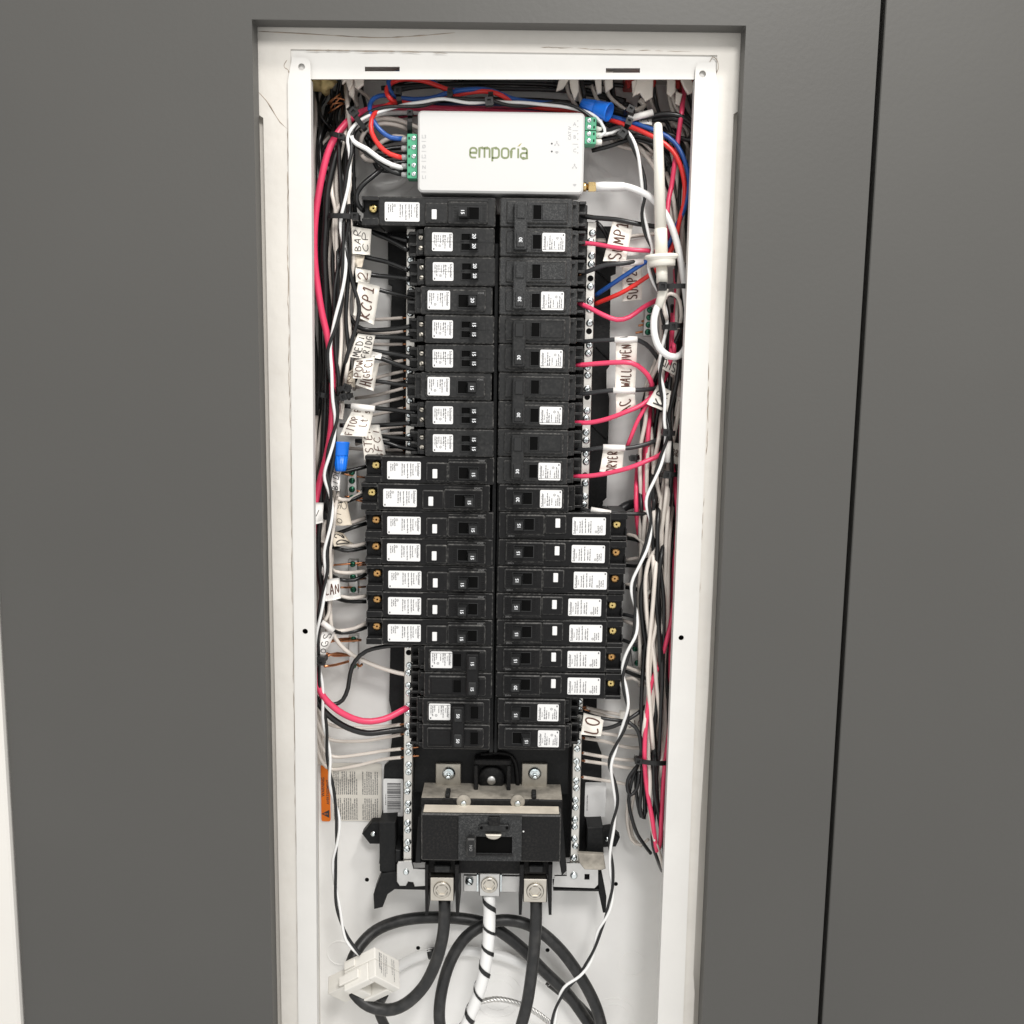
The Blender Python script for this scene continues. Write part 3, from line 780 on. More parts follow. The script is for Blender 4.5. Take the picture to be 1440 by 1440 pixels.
# ================================================================== main breaker at the foot of the panel
q = P(690, 1213, .03)
mainb = thing('main_breaker', 'large dusty black main breaker at the bottom centre of the panel', 'main breaker', (q.x, .10, q.z))
MO = -Vector(mainb.location)
def mp(b, name, mats, parent=mainb):
    o = b.build(name, mats, parent)
    if parent is mainb: o.location = MO
    return o
def pr(x0, y0, x1, y1, Y):
    """px rectangle on plane Y -> X0,X1,Z0,Z1"""
    a, c = P(x0, y0, Y), P(x1, y1, Y); return a.x, c.x, c.z, a.z
YF = .030
X0, X1, Z0, Z1 = pr(592, 1144, 788, 1213, YF)
b = MB(); b.edge = 1; b.box(X0, X1, YF, .062, Z0, Z1, .0014); mp(b, 'front_cover', ['black_main', 'edge_wear'])
# dusty upper surfaces: pale strip on the cover's top, rear case with sloping top
b = MB(); b.box(X0+.002, X1-.002, YF+.003, .0485, Z1+.0001, Z1+.0007); mp(b, 'top_strip', 'main_strip')
xa, xb, za, zb = pr(590, 1106, 791, 1131, .0505)
b = MB(); b.box(X0-.002, X1+.002, .0500, .098, Z0+.004, Z1+.0062, .001); mp(b, 'case', 'black_main')
b = MB(); b.box(X0-.0015, X1+.0015, .0512, .0970, Z1+.00625, Z1+.0070, .0003); mp(b, 'dust_layer', 'main_dust')
for x in (652, 728):
    c = P(x, 1128, .049)
    b = MB(); b.lathe([(.0070, .052), (.0070, .0495), (.0060, .0485), (0, .0485)], 18, 'y', (c.x, 0, c.z)); mp(b, 'screw_boss', 'main_dust')
    b = MB(); b.lathe([(.0030, .0485), (.0028, .0470), (.0018, .0462), (0, .0462)], 14, 'y', (c.x, 0, c.z-.001)); mp(b, 'cover_screw', 'zinc')
for x in (630, 751):
    c = P(x, 1112, .056)
    b = MB(); b.box(c.x-.0022, c.x+.0022, .050, .066, Z1+.007, Z1+.0105, .0006); b.box(c.x-.0050, c.x+.0050, .0496, .053, Z1+.0035, Z1+.0068, .0005); mp(b, 'latch_clip', 'black_main')
# raised middle panel with window, handle and lock hasp
pa = pr(645, 1147, 733, 1211, YF-.002); wi = pr(659, 1176, 720, 1201, YF-.002)
b = MB(); b.prism([(pa[0], pa[2]), (pa[1], pa[2]), (pa[1], pa[3]), (pa[0], pa[3])], YF-.0022, YF+.0004, holes=[[(wi[0], wi[2]), (wi[1], wi[2]), (wi[1], wi[3]), (wi[0], wi[3])]])
mp(b, 'handle_panel', 'black_dusty')
b = MB(); b.box(wi[0], wi[1], YF-.0004, YF+.0002, wi[2], wi[3]); mp(b, 'handle_window', 'slot')
b = MB(); b.box(wi[0]-.001, wi[1]+.001, YF-.004, YF-.0021, wi[2]-.0014, wi[2]-.0004, .0003); mp(b, 'window_sill', 'black_main')
h = pr(656, 1178, 669, 1204, YF-.008)
b = MB(); b.edge = 1; b.box(h[0], h[1], YF-.0105, YF+.001, h[2], h[3], .0014); hd = mp(b, 'handle', ['black_old', 'edge_wear'])
b = MB(); put_text(b, 'ON', (h[0]+h[1])/2+.0012, (h[2]+h[3])/2, .0028, YF-.0107, math.pi/2, 'c', True); b.build('rating_number', 'stamp', hd)
hp = pr(673, 1159, 717, 1169, YF-.004)
b = MB(); b.prism(rrect(hp[0], hp[1], hp[2], hp[3], .0030), YF-.0052, YF-.0020, c=.0005); mp(b, 'lock_hasp', 'black_old')
hs = pr(687, 1148, 703, 1160, YF-.004); b = MB(); b.box(hs[0], hs[1], YF-.0062, YF-.002, hs[2], hs[3], .0006); mp(b, 'hasp_stem', 'black_main')
for x in (677, 713):
    c = P(x, 1164, YF-.005); b = MB(); b.lathe([(.0014, -.0008), (.0014, .0002)], 10, 'y', (c.x, YF-.0051, c.z)); mp(b, 'hasp_hole', 'slot')
c = P(694, 1173, YF-.006)
b = MB(); b.prism([(c.x-.0075, c.z)]+[(c.x-.0075*math.cos(math.radians(a)), c.z-.0050*math.sin(math.radians(a))) for a in range(15, 180, 15)]+[(c.x+.0075, c.z)], YF-.0075, YF-.0035, c=.0006); mp(b, 'finger_tab', 'dull_metal')
c = P(736, 1169, YF); b = MB(); b.lathe([(.0010, -.0006), (.0006, -.0010), (0, -.001)], 8, 'y', (c.x, YF, c.z)); mp(b, 'indicator_dot', 'label')
# bus tabs and studs above
for x0, s in ((631, 1), (752, -1)):
    A = pr(x0-26 if s > 0 else x0-23, 1056, x0+23 if s > 0 else x0+26, 1100, .090)
    b = MB()
    if s > 0: poly = [(A[0], A[2]), (A[0], A[3]), (A[0]+.014, A[3]), (A[0]+.014, A[3]-.008), (A[1], A[3]-.008), (A[1], A[2])]
    else: poly = [(A[0], A[2]), (A[0], A[3]-.008), (A[1]-.014, A[3]-.008), (A[1]-.014, A[3]), (A[1], A[3]), (A[1], A[2])]
    b.prism(poly, .0875, .0905, c=.0004); mp(b, 'bus_tab', 'dull_metal')
    A = pr(x0-18, 1073, x0+17, 1109, .083)
    b = MB(); b.box(A[0], A[1], .0815, .0872, A[2]-.004, A[3], .0006); mp(b, 'bus_strap', 'dull_metal')
    c = P(x0, 1088, .080)
    b = MB(); b.lathe([(.0066, .0814), (.0066, .0800), (.0050, .0797), (.0050, .0795)], 18, 'y', (c.x, 0, c.z)); b.lathe([(.0044, .0797), (.0044, .0765), (.0030, .0762)], 6, 'y', (c.x, 0, c.z), smooth=False); b.lathe([(.0024, .0765), (.0024, .0700), (.0018, .0692), (0, .0692)], 12, 'y', (c.x, 0, c.z)); mp(b, 'stud_nut', 'zinc')
A = pr(667, 1066, 718, 1108, .075)
b = MB(); b.box(A[0], A[1], .072, .096, A[3]-.0065, A[3], .0012); b.box(A[0], A[0]+.004, .070, .096, A[2]-.002, A[3]-.006, .0008); b.box(A[1]-.004, A[1], .070, .096, A[2]-.002, A[3]-.006, .0008)
mp(b, 'centre_bracket', 'black_main')
c = P(691, 1098, .078)
b = MB(); b.lathe([(.0135, .092), (.0135, .082), (.0120, .0805), (0, .0805)], 24, 'y', (c.x, 0, c.z)); mp(b, 'round_boss', 'black_main')
b = MB(); b.lathe([(.0047, .0806), (.0047, .0790), (.0038, .0782), (0, .0780)], 18, 'y', (c.x, 0, c.z)); mp(b, 'rivet', 'aluminium')
b = MB(); c0 = P(596, 1050, .098); c1 = P(788, 1112, .098); b.box(c0.x, c1.x, .0925, .0996, c1.z, c0.z); mp(b, 'back_panel', 'black_base')
b = MB()
b.tube(spline([P(x, y, .084) for x, y in ((676, 1062), (700, 1059), (716, 1062), (724, 1072), (727, 1090), (728, 1104))], .003), .0022, 8); mp(b, 'moulded_arch', 'black_main')
# lower terminal chamber with barriers
A = pr(598, 1212, 776, 1236, .050)
b = MB(); b.box(A[0], A[1], .058, .098, A[2], A[3]+.004, .001); mp(b, 'terminal_block', 'black_main')
for x0, x1, xe in ((598, 603, 601), (640, 646, 644), (731, 737, 732), (771, 777, 774)):
    a = pxpoly([(x0, 1213), (x1, 1213), (x1-1, 1240), (xe+1.5, 1284), (xe-2.5, 1284), (x0, 1240)], .050)
    b = MB(); b.prism(a, .046, .094, c=.0005); mp(b, 'barrier', 'black_main')
for x0, x1 in ((603, 641), (737, 772)):
    A = pr(x0+7, 1219, x1-8, 1229, .048); b = MB(); b.box(A[0], A[1], .050, .058, A[2], A[3], .0008); mp(b, 'terminal_cover', 'black_old')
lugs = []
for cx, cy, w, hh in ((621.5, 1251, 34, 33), (752.5, 1253, 33, 33)):
    A = pr(cx-w/2, cy-hh/2, cx+w/2, cy+hh/2, .050)
    t = MB(); t.box(A[0], A[1], .050, .074, A[2], A[3], .0008); l = mp(t, 'cable_lug', 'lug_metal')
    c = P(cx, cy, .050)
    s = MB(); s.lathe([(.0086, .0502), (.0086, .0487), (.0076, .0480), (.0062, .0480)], 24, 'y', (c.x, 0, c.z), ends=(1, 0)); s.lathe([(.0062, .0480), (.0048, .0484), (.0046, .0494), (0, .0494)], 6, 'y', (c.x, 0, c.z), smooth=False, ends=(0, 0)); s.build('hex_screw', 'lug_metal', l)
# neutral strap and centre lug
nl = thing('neutral_lug', 'metal neutral lug holding the white cable between the two black cables', 'cable lug', tuple(P(688, 1262, .07)))
NO = -Vector(nl.location)
def np_(b, name, mats):
    o = b.build(name, mats, nl); o.location = NO; return o
b = MB(); A = pr(652, 1231, 731, 1255, .078); b.box(A[0], A[1], .078, .081, A[2], A[3], .0005); np_(b, 'strap', 'aluminium')
b = MB(); A = pr(674, 1229, 703, 1261, .055); b.box(A[0], A[1], .055, .0778, A[2], A[3], .0008); np_(b, 'lug_body', 'aluminium')
c = P(688, 1244, .055); s = MB(); s.lathe([(.0083, .0552), (.0083, .0537), (.0073, .053), (.0060, .053)], 24, 'y', (c.x, 0, c.z), ends=(1, 0)); s.lathe([(.0060, .053), (.0046, .0534), (.0044, .0544), (0, .0544)], 6, 'y', (c.x, 0, c.z), smooth=False, ends=(0, 0)); np_(s, 'hex_screw', 'lug_metal')
for x in (704.5, 671.5):
    A = pr(x-1.2, 1230, x+1.2, 1254, .062); b = MB(); b.box(A[0], A[1], .062, .0778, A[2], A[3], .0002); np_(b, 'side_plate', 'zinc')
c = P(660, 1239, .077); s = MB(); s.lathe([(.0042, .0778), (.0042, .0755), (.0034, .0745), (0, .0743)], 16, 'y', (c.x, 0, c.z)); s.mi = 1; s.xf = Matrix.Translation((c.x, 0, c.z)) @ Matrix.Rotation(.7, 4, 'Y'); s.box(-.004, .004, .0738, .0746, -.0004, .0004); np_(s, 'slotted_screw', ['zinc', 'void'])
# brackets at the foot of the neutral bars (part of the carrier)
b = MB(); b.prism(pxpoly([(560, 1212), (579, 1211), (582, 1222), (600, 1222), (601, 1246), (583, 1247), (581, 1241), (574, 1240), (571, 1246), (562, 1246), (558, 1240), (558, 1216)], .066), .066, .0685, c=.0005); o = ip(b, 'bar_bracket', 'aluminium')
c = P(571, 1226, .066); s = MB(); s.lathe([(.0032, .0001), (.0030, -.0012), (.0016, -.002), (0, -.002)], 14, 'y', (c.x, .066, c.z)); ip(s, 'bracket_rivet', 'zinc')
sq = pr(822, 1229, 829, 1237, .066)
b = MB(); b.prism(pxpoly([(797, 1214), (817, 1214), (823, 1219), (841, 1221), (841, 1244), (836, 1249), (778, 1247), (780, 1232), (797, 1232)], .066), .066, .0685, holes=[[(sq[0], sq[2]), (sq[1], sq[2]), (sq[1], sq[3]), (sq[0], sq[3])]]); ip(b, 'bar_bracket', 'aluminium')
b = MB(); b.box(sq[0]-.002, sq[1]+.002, .0687, .0695, sq[2]-.002, sq[3]+.002); ip(b, 'bracket_hole_shade', 'void')  # near-black sheet painted as the shade inside the square hole
c = P(807, 1231, .066); s = MB(); s.lathe([(.0038, .0001), (.0036, -.0014), (.002, -.0024), (0, -.0024)], 14, 'y', (c.x, .066, c.z)); ip(s, 'bracket_rivet', 'zinc')
# moulded mounting feet of the carrier
def foot(poly, Y, th, name='mounting_foot', m='black_base', c=.0008, hole=None):
    b = MB()
    if hole: b.prism(pxpoly(poly, Y), Y, Y+th, holes=[circ(P(*hole[:2], Y).x, P(*hole[:2], Y).z, hole[2], 14)])
    else: b.prism(pxpoly(poly, Y), Y, Y+th, c=c)
    return ip(b, name, m)
foot([(509, 1173), (522, 1157), (538, 1157), (538, 1187), (520, 1187)], .097, .012, hole=None)
c = P(525, 1173, .096); s = MB(); s.lathe([(.0030, .0972), (.0028, .0955), (.0010, .0948), (0, .0948)], 14, 'y', (c.x, 0, c.z)); ip(s, 'mounting_screw', 'zinc')
foot([(533, 1157), (556, 1156), (557, 1228), (534, 1226)], .076, .036)
foot([(556, 1195), (563, 1196), (563, 1215), (556, 1213)], .070, .03)
foot([(536, 1229), (556, 1226), (600, 1247), (600, 1252), (555, 1251), (545, 1258), (538, 1276), (526, 1279), (525, 1258), (530, 1245)], .074, .022)
foot([(826, 1164), (848, 1163), (849, 1203), (825, 1202)], .074, .034)
foot([(846, 1168), (859, 1166), (872, 1178), (866, 1191), (846, 1192)], .097, .012)
c = P(854, 1180, .096); s = MB(); s.lathe([(.0026, .0972), (.0024, .0955), (0, .0950)], 14, 'y', (c.x, 0, c.z)); ip(s, 'mounting_screw', 'zinc')
foot([(812, 1200), (849, 1202), (852, 1222), (846, 1224), (822, 1223), (815, 1214)], .060, .005, 'dusty_ledge', 'main_dust')
foot([(840, 1230), (846, 1226), (853, 1262), (852, 1284), (848, 1284), (842, 1256)], .074, .020)
foot([(778, 1250), (842, 1251), (842, 1254), (778, 1253)], .070, .020)
foot([(784, 1150), (791, 1148), (797, 1225), (790, 1232), (787, 1214)], .050, .040, 'side_guide')
foot([(588, 1150), (594, 1148), (592, 1214), (584, 1214)], .050, .040, 'side_guide')
# ================================================================== energy monitor box
YM = .040
a, c = P(587.5, 155, YM), P(820, 273, YM)
mon = thing('energy_monitor', 'white plastic monitor box with green terminals and emporia lettering', 'monitor', ((a.x+c.x)/2, .074, c.z))
MOF = -Vector(mon.location)
def mo(b, name, mats, parent=mon):
    o = b.build(name, mats, parent)
    if parent is mon: o.location = MOF
    return o
b = MB(); b.prism(rrect(a.x, c.x, c.z, a.z, .0040, 6), YM, YM+.032, c=.0016)
case = mo(b, 'case', 'monitor')
YT = YM-.00015
def wx(x, y): q_ = P(x, y, YM); return q_.x, q_.z
# wordmark drawn as rounded strokes
def stroke(mb, pts, w, y):
    vs = []
    pts = [Vector((p[0], 0, p[1])) for p in pts]
    for i, p in enumerate(pts):
        t = (pts[min(i+1, len(pts)-1)]-pts[max(i-1, 0)]).normalized()
        if 0 < i < len(pts)-1:
            d1 = (pts[i]-pts[i-1]).normalized(); k = max(.6, (d1+(pts[i+1]-pts[i]).normalized()).length/2)
        else: k = 1
        n = Vector((t.z, 0, -t.x))*w/2/k
        vs += [(p.x+n.x, y, p.z+n.z), (p.x-n.x, y, p.z-n.z)]
    mb.add(vs, [(2*i, 2*i+1, 2*i+3, 2*i+2) for i in range(len(pts)-1)])
def arc(cx, cz, r, a0, a1, n=8): return [(cx+r*math.cos(math.radians(a0+(a1-a0)*k/n)), cz+r*math.sin(math.radians(a0+(a1-a0)*k/n))) for k in range(n+1)]
r = .30
LET = {
 'e': ([arc(.3, .0+r, r, 300, 270, 3)[::1][-1:] + [(.62, 0)][::-1]] if False else [[(.66, 0)]+arc(.30, .30, .30, 270, 180)+arc(.30, .70, .30, 180, 90)+arc(.42, .70, .30, 90, 0)+[(.72, .50), (.02, .50)]], .72),
 'm': ([[(0, 0), (0, 1.0), (.34, 1.0)]+arc(.34, .78, .22, 90, 0)+[(.56, 0)], [(.50, 1.0), (.90, 1.0)]+arc(.90, .78, .22, 90, 0)+[(1.12, 0)]], 1.12),
 'p': ([[(0, -.36), (0, 1.0), (.42, 1.0)]+arc(.42, .70, .30, 90, 0)+arc(.42, .30, .30, 0, -90)+[(0, 0)]], .72),
 'o': ([arc(.30, .30, .30, 270, 180)+arc(.30, .70, .30, 180, 90)+arc(.44, .70, .30, 90, 0)+arc(.44, .30, .30, 0, -90)+[(.29, 0)]], .74),
 'r': ([[(0, 0), (0, .72)]+arc(.28, .72, .28, 180, 90)+[(.46, 1.0)]], .46),
 'i': ([[(0, 0), (0, 1.0)]], .0),
 'a': ([[(.06, 1.0), (.40, 1.0)]+arc(.40, .74, .26, 90, 0)+[(.66, 0), (.24, 0)]+arc(.24, .27, .27, 270, 90)+[(.66, .54)]], .66)}
b = MB(); lx0, lz0 = wx(661, 221.5); lx1, _ = wx(741, 222)
tot = sum(LET[ch_][1] for ch_ in 'emporia')+.30*6
sc = (lx1-lx0)/tot; xh = mm(12.6, YM); u = 0
for ch_ in 'emporia':
    for st in LET[ch_][0]: stroke(b, [(lx0+(u+p[0])*sc, lz0+p[1]*xh) for p in st], .00155, YT)
    if ch_ == 'i': ui = u
    u += LET[ch_][1]+.30
mo(b, 'wordmark', 'logo')
b = MB(); xi = lx0+ui*sc
b.add([(xi-.0008, YT, lz0+xh+.0016), (xi+.0012, YT, lz0+xh+.0020), (xi+.0030, YT, lz0+xh+.0046), (xi+.0012, YT, lz0+xh+.0036)], [(0, 1, 2, 3)]); mo(b, 'leaf_accent', 'leaf')
# terminal lettering
b = MB()
for tx, y in (('L3', 192), ('\u00d8', 206), ('L2', 220), ('N', 235), ('L1', 249)):
    x_, z_ = wx(596, y+2.5); put_text(b, tx, x_, z_, .0030, YT, 0, 'c')
for y in (199, 213, 227, 242):
    x_, z_ = wx(596, y); b.prism([(x_-.0020, z_), (x_+.0020, z_), (x_+.0020, z_+.0003), (x_-.0020, z_+.0003)], YT, YT+.0001)
x_, z_ = wx(803, 197); put_text(b, 'CAT IV', x_, z_, .0026, YT, math.pi/2, 'l')
for tx, y in (('A', 177), ('B', 195), ('C', 214)):
    x_, z_ = wx(808, y); put_text(b, tx, x_, z_, .0030, YT, 0, 'c')
    for dy in (-6, 2):
        x2, z2 = wx(812.5, y+dy-1); b.prism(circ(x2, z2, .0005, 8), YT, YT+.0001)
for y in (184, 203):
    x_, z_ = wx(809, y); b.prism([(x_-.0024, z_), (x_+.0024, z_), (x_+.0024, z_+.0003), (x_-.0024, z_+.0003)], YT, YT+.0001)
def net_icon(x, y):
    x_, z_ = wx(x, y); k = .0016
    for dx, dz in ((0, k), (-k, -k*.8), (k, -k*.8)): b.prism(circ(x_+dx, z_+dz, .00062, 8), YT, YT+.0001, holes=[circ(x_+dx, z_+dz, .0003, 8)])
    for dx in (-k, k): stroke(b, [(x_, z_+k*.5), (x_+dx*.8, z_-k*.5)], .0003, YT)
def wifi_icon(x, y):
    x_, z_ = wx(x, y)
    for r_ in (.0008, .0015, .0022): stroke(b, arc(x_, z_-.001, r_, 45, 135, 6), .00035, YT)
net_icon(783, 202); wifi_icon(783, 215); net_icon(808, 234); wifi_icon(808, 261)
mo(b, 'marking', 'faint_ink')
b = MB()
for y in (202, 213): x_, z_ = wx(776, y); b.prism(circ(x_, z_, .0008, 10), YT, YT+.0001)
mo(b, 'indicator_hole', 'ink')
def connector(x0, y0, x1, y1, n, Yc, ferr, side):
    A0, A1, A2, A3 = pr(x0, y0, x1, y1, Yc)
    b = MB(); b.box(A0, A1, Yc, Yc+.016, A2, A3, .0004); k = mo(b, 'terminal_block', 'term_green')
    st = (A3-A2)/n
    for i in range(n):
        z = A3-st*(i+.5); xs = A0+(A1-A0)*(.66 if side < 0 else .36)
        s = MB(); s.lathe([(.0021, .0001), (.0021, -.0005), (.0017, -.0008), (0, -.0007)], 12); s.mi = 1; s.box(-.0017, .0017, -.0010, -.0006, -.0002, .0002)
        o = s.build('clamp_screw', ['zinc', 'void'], k); o.location = (xs, Yc, z); o.rotation_euler = (0, random.uniform(0, 3), 0)
        s = MB(); xt = A0+(A1-A0)*(.20 if side < 0 else .80); s.box(-.0006, .0006, -.0002, .0003, -.0011, .0011); o = s.build('wire_slot', 'void', k); o.location = (xt, Yc, z)
        f = MB(); xe = A0 if side < 0 else A1
        f.lathe([(.0026, 0), (.0026, side*.0050), (.0018, side*.0058)], 12, 'x', (xe, Yc+.006, z)); f.build('ferrule', 'clear' if side < 0 else 'plug_white', k)
    if side > 0:
        s = MB(); s.box(A0, A1, Yc-.0002, Yc+.0002, (A2+A3)/2-.0003, (A2+A3)/2+.0003); s.build('block_joint', 'slot', k)
connector(572.5, 188, 586.5, 251, 5, .046, 0, -1)
connector(823, 164.5, 838, 202.5, 4, .046, 0, 1)
c = P(829, 263, .055)
b = MB(); x0 = c.x-.006
b.lathe([(.0040, x0), (.0040, x0+.003), (.0030, x0+.0032), (.0030, x0+.0050)], 16, 'x', (0, .055, c.z)); b.lathe([(.0044, x0+.0050), (.0046, x0+.0056), (.0046, x0+.0100), (.0040, x0+.0118)], 6, 'x', (0, .055, c.z), smooth=False); mo(b, 'antenna_connector', 'gold')

# ================================================================== antenna
YA = .032
base = P(931, 395, YA); top = P(925, 172, YA)
ant = thing('antenna', 'cream plastic stick antenna standing on a round flange in the right gutter', 'antenna', tuple(base))
ax = (top-base); Lg = ax.length; qa = ax.to_track_quat('Z', 'Y')
def an(prof, name, n=20, mats='antenna'):
    b = MB(); b.lathe(prof, n, 'z'); o = b.build(name, mats, ant); o.rotation_mode = 'QUATERNION'; o.rotation_quaternion = qa; return o
u = Lg
def f(y): return Lg*(395-y)/(395-172)
an([(.0052, f(322)), (.0042, f(190)), (.0041, f(189)), (.00395, f(188.5)), (.0039, f(178)), (.0032, f(174)), (.0016, f(172.2)), (0, f(172))], 'rod')
an([(.0056, f(356)), (.0056, f(321)), (.0050, f(320))], 'collar')
an([(.0118, f(374)), (.0122, f(366)), (.0118, f(365)), (.0148, f(362.5)), (.0150, f(360)), (.0138, f(357.5)), (.0060, f(356.5))], 'flange', 28)
an([(.0050, f(398)), (.0050, f(374))], 'threaded_stem')
# coaxial lead with its strain-relief sleeve
coax = thing('antenna_cable', 'thick white cable looping from the gold connector to the antenna base', 'cable', tuple(P(838, 263, .055)))
CO = -Vector(coax.location)
b = MB(); pts = path([(836, 263, .055), (870, 261, .052), (895, 267, .048), (918, 280, .044), (938, 305, .044), (950, 335, .043), (958, 370, .042), (964, 410, .042), (968, 450, .044), (967, 480, .042), (957, 499, .038), (942, 501, .034), (927, 489, .031), (920, 468, .030), (920, 446, .030), (925, 430, .030)], .05)
b.tube(spline(pts, .004), .0031, 12); o = b.build('cable_jacket', 'w_bright', coax); o.location = CO
b = MB(); b.tube([P(838, 263, .055), P(850, 262, .0545), P(878, 262, .0515)], .0039, 12, [.0042, .0041, .0036]); o = b.build('strain_relief', 'w_bright', coax); o.location = CO
b = MB(); b.tube([P(926, 432, .030), P(933, 408, .0315), P(935, 400, .032)], .0042, 12, [.0036, .0043, .0044]); o = b.build('strain_relief', 'antenna', coax); o.location = CO

# ================================================================== current clamp on the left main cable
clampt = thing('current_clamp', 'white split-core current clamp around the looped black cable', 'current sensor', tuple(P(510, 1410, .06)))
KO = -Vector(clampt.location)
# the clamp is a box turned corner-on; its three edge directions were measured from the photograph
def cdir(x, d, u): return (CR*x+CF*d+CU*u)*.001
E1, E2, E3 = cdir(-32.5, 10.8, -19.8), cdir(21.8, 22.7, -23.5), cdir(3.8, -23.1, -18.9)
CC = P(527, 1331, .050)+KO
def cblock(u0, u1, v0, v1, w0, w1, name, mats='plug_white', bev=.0011):
    b = MB(); vs = [CC+E1*u+E2*v+E3*w for u in (u0, u1) for v in (v0, v1) for w in (w0, w1)]
    b.add(vs, [(0, 1, 3, 2), (4, 6, 7, 5), (0, 4, 5, 1), (2, 3, 7, 6), (0, 2, 6, 4), (1, 5, 7, 3)]); o = b.build(name, mats, clampt)
    m_ = o.modifiers.new('edge', 'BEVEL'); m_.width = bev; m_.segments = 2; m_.limit_method = 'ANGLE'; return o
cblock(0, 1.0, 0, 1.0, 0, .40, 'shell'); cblock(0, .22, 0, 1.0, .405, 1.0, 'shell'); cblock(.225, 1.0, 0, .24, .405, 1.0, 'shell'); cblock(.225, 1.0, .76, 1.0, .405, 1.0, 'shell')
cblock(.72, 1.0, .245, .755, .405, .95, 'shell')
cblock(1.005, 1.62, .12, .80, .14, .74, 'hinged_jaw'); cblock(.50, 1.10, -.07, -.005, .52, .80, 'latch', bev=.0006); cblock(.62, .95, -.05, -.004, .10, .34, 'latch', bev=.0006)
b = MB(); h2, h3 = E2.normalized(), E3.normalized(); nn_ = h2.cross(h3); nn_ = nn_ if nn_.dot(CF) < 0 else -nn_
b.xf = Matrix(((h3.x, -nn_.x, h2.x, 0), (h3.y, -nn_.y, h2.y, 0), (h3.z, -nn_.z, h2.z, 0), (0, 0, 0, 1))); b.xf = Matrix.Translation(CC) @ b.xf
rk = random.Random(8)
for z_, h_, l_ in ((.006, .0018, .016), (.0088, .0012, .020), (.0125, .0008, .022), (.0150, .0008, .022), (.0175, .0008, .018), (.026, .0009, .016), (.029, .0010, .022)):
    words_line(b, .004, z_, l_, h_, -.0004, 0, rk)
b.build('print', 'ink_grey', clampt)
# ================================================================== wires
def wire(pts, Y, r, m, label, group=None, cat='wire', n=8, bare0=0, bare1=0, name='wire'):
    """one insulated conductor through photograph points at given depths; bare0/bare1: length of stripped copper at its ends"""
    k_ = 0.6 if r < .003 else 0.35
    pts = [pts[0]]+[(p[0]+rw.uniform(-k_, k_), p[1]+rw.uniform(-k_, k_))+tuple(p[2:]) for p in pts[1:-1]]+[pts[-1]]
    cl = spline(path(pts, Y), .005)
    org = cl[0].copy(); loc = [p-org for p in cl]
    if not (bare0 or bare1):
        b = MB(); b.tube(loc, r, n); o = b.build(name, m); o.location = org
        return tag(o, label, cat, group)
    t = thing(name, label, cat, tuple(org), group)
    b = MB(); b.tube(loc, r, n); b.build('insulation', m, t)
    for L, e, p in ((bare0, loc[0], loc[1]), (bare1, loc[-1], loc[-2])):
        if L:
            d = (e-p).normalized(); b = MB(); b.tube([e-d*.001, e+d*L], r*.55, 7); b.build('bare_end', 'copper', t)
    return t
R12, R10, R6 = .0016, .0021, .0029
rw = random.Random(77)
# ---- thick pair down the left edge
wire([(800, 166, .092), (740, 160, .09), (660, 156, .088), (600, 152, .084), (550, 150, .076), (517, 155, .066), (500, 162, .058), (486, 174, .052), (472, 192, .048), (462, 212, .046), (455, 238, .045), (449, 268, .045), (444, 300, .045), (442, 335, .046), (443, 370, .046), (447, 405, .046), (453, 440, .046), (460, 473, .046), (466, 510, .047), (468, 550, .047), (467, 590, .047), (463, 622, .047), (457, 650, .047), (449, 680, .048), (443, 710, .048), (440, 745, .048), (439, 790, .048), (439, 840, .048), (441, 885, .048), (442, 930, .047), (446, 962, .046), (458, 984, .046), (482, 1003, .048), (512, 1014, .052), (540, 1011, .058), (564, 1000, .066), (577, 993, .072)], .05, R6+.0002, 'w_pink',
     'thick pink wire from the top, down the left edge, curving into the 50 breaker', n=12, bare1=.010)
wire([(800, 172, .098), (700, 166, .096), (600, 160, .092), (540, 160, .082), (508, 168, .068), (490, 184, .058), (476, 208, .052), (467, 238, .050), (461, 272, .049), (458, 310, .049), (456, 355, .049), (457, 400, .050), (459, 450, .052), (459, 500, .053), (458, 560, .053), (455, 620, .053), (452, 680, .052), (450, 720, .050), (447, 770, .050), (449, 805, .050), (453, 835, .050), (450, 865, .050), (445, 900, .051), (441, 935, .051), (440, 968, .050), (448, 990, .050), (466, 1009, .051), (490, 1023, .054), (516, 1031, .058), (545, 1028, .065), (578, 1024, .074)], .05, R6, 'w_black',
     'thick black wire beside the thick pink one, curving into the 50 breaker', n=12)
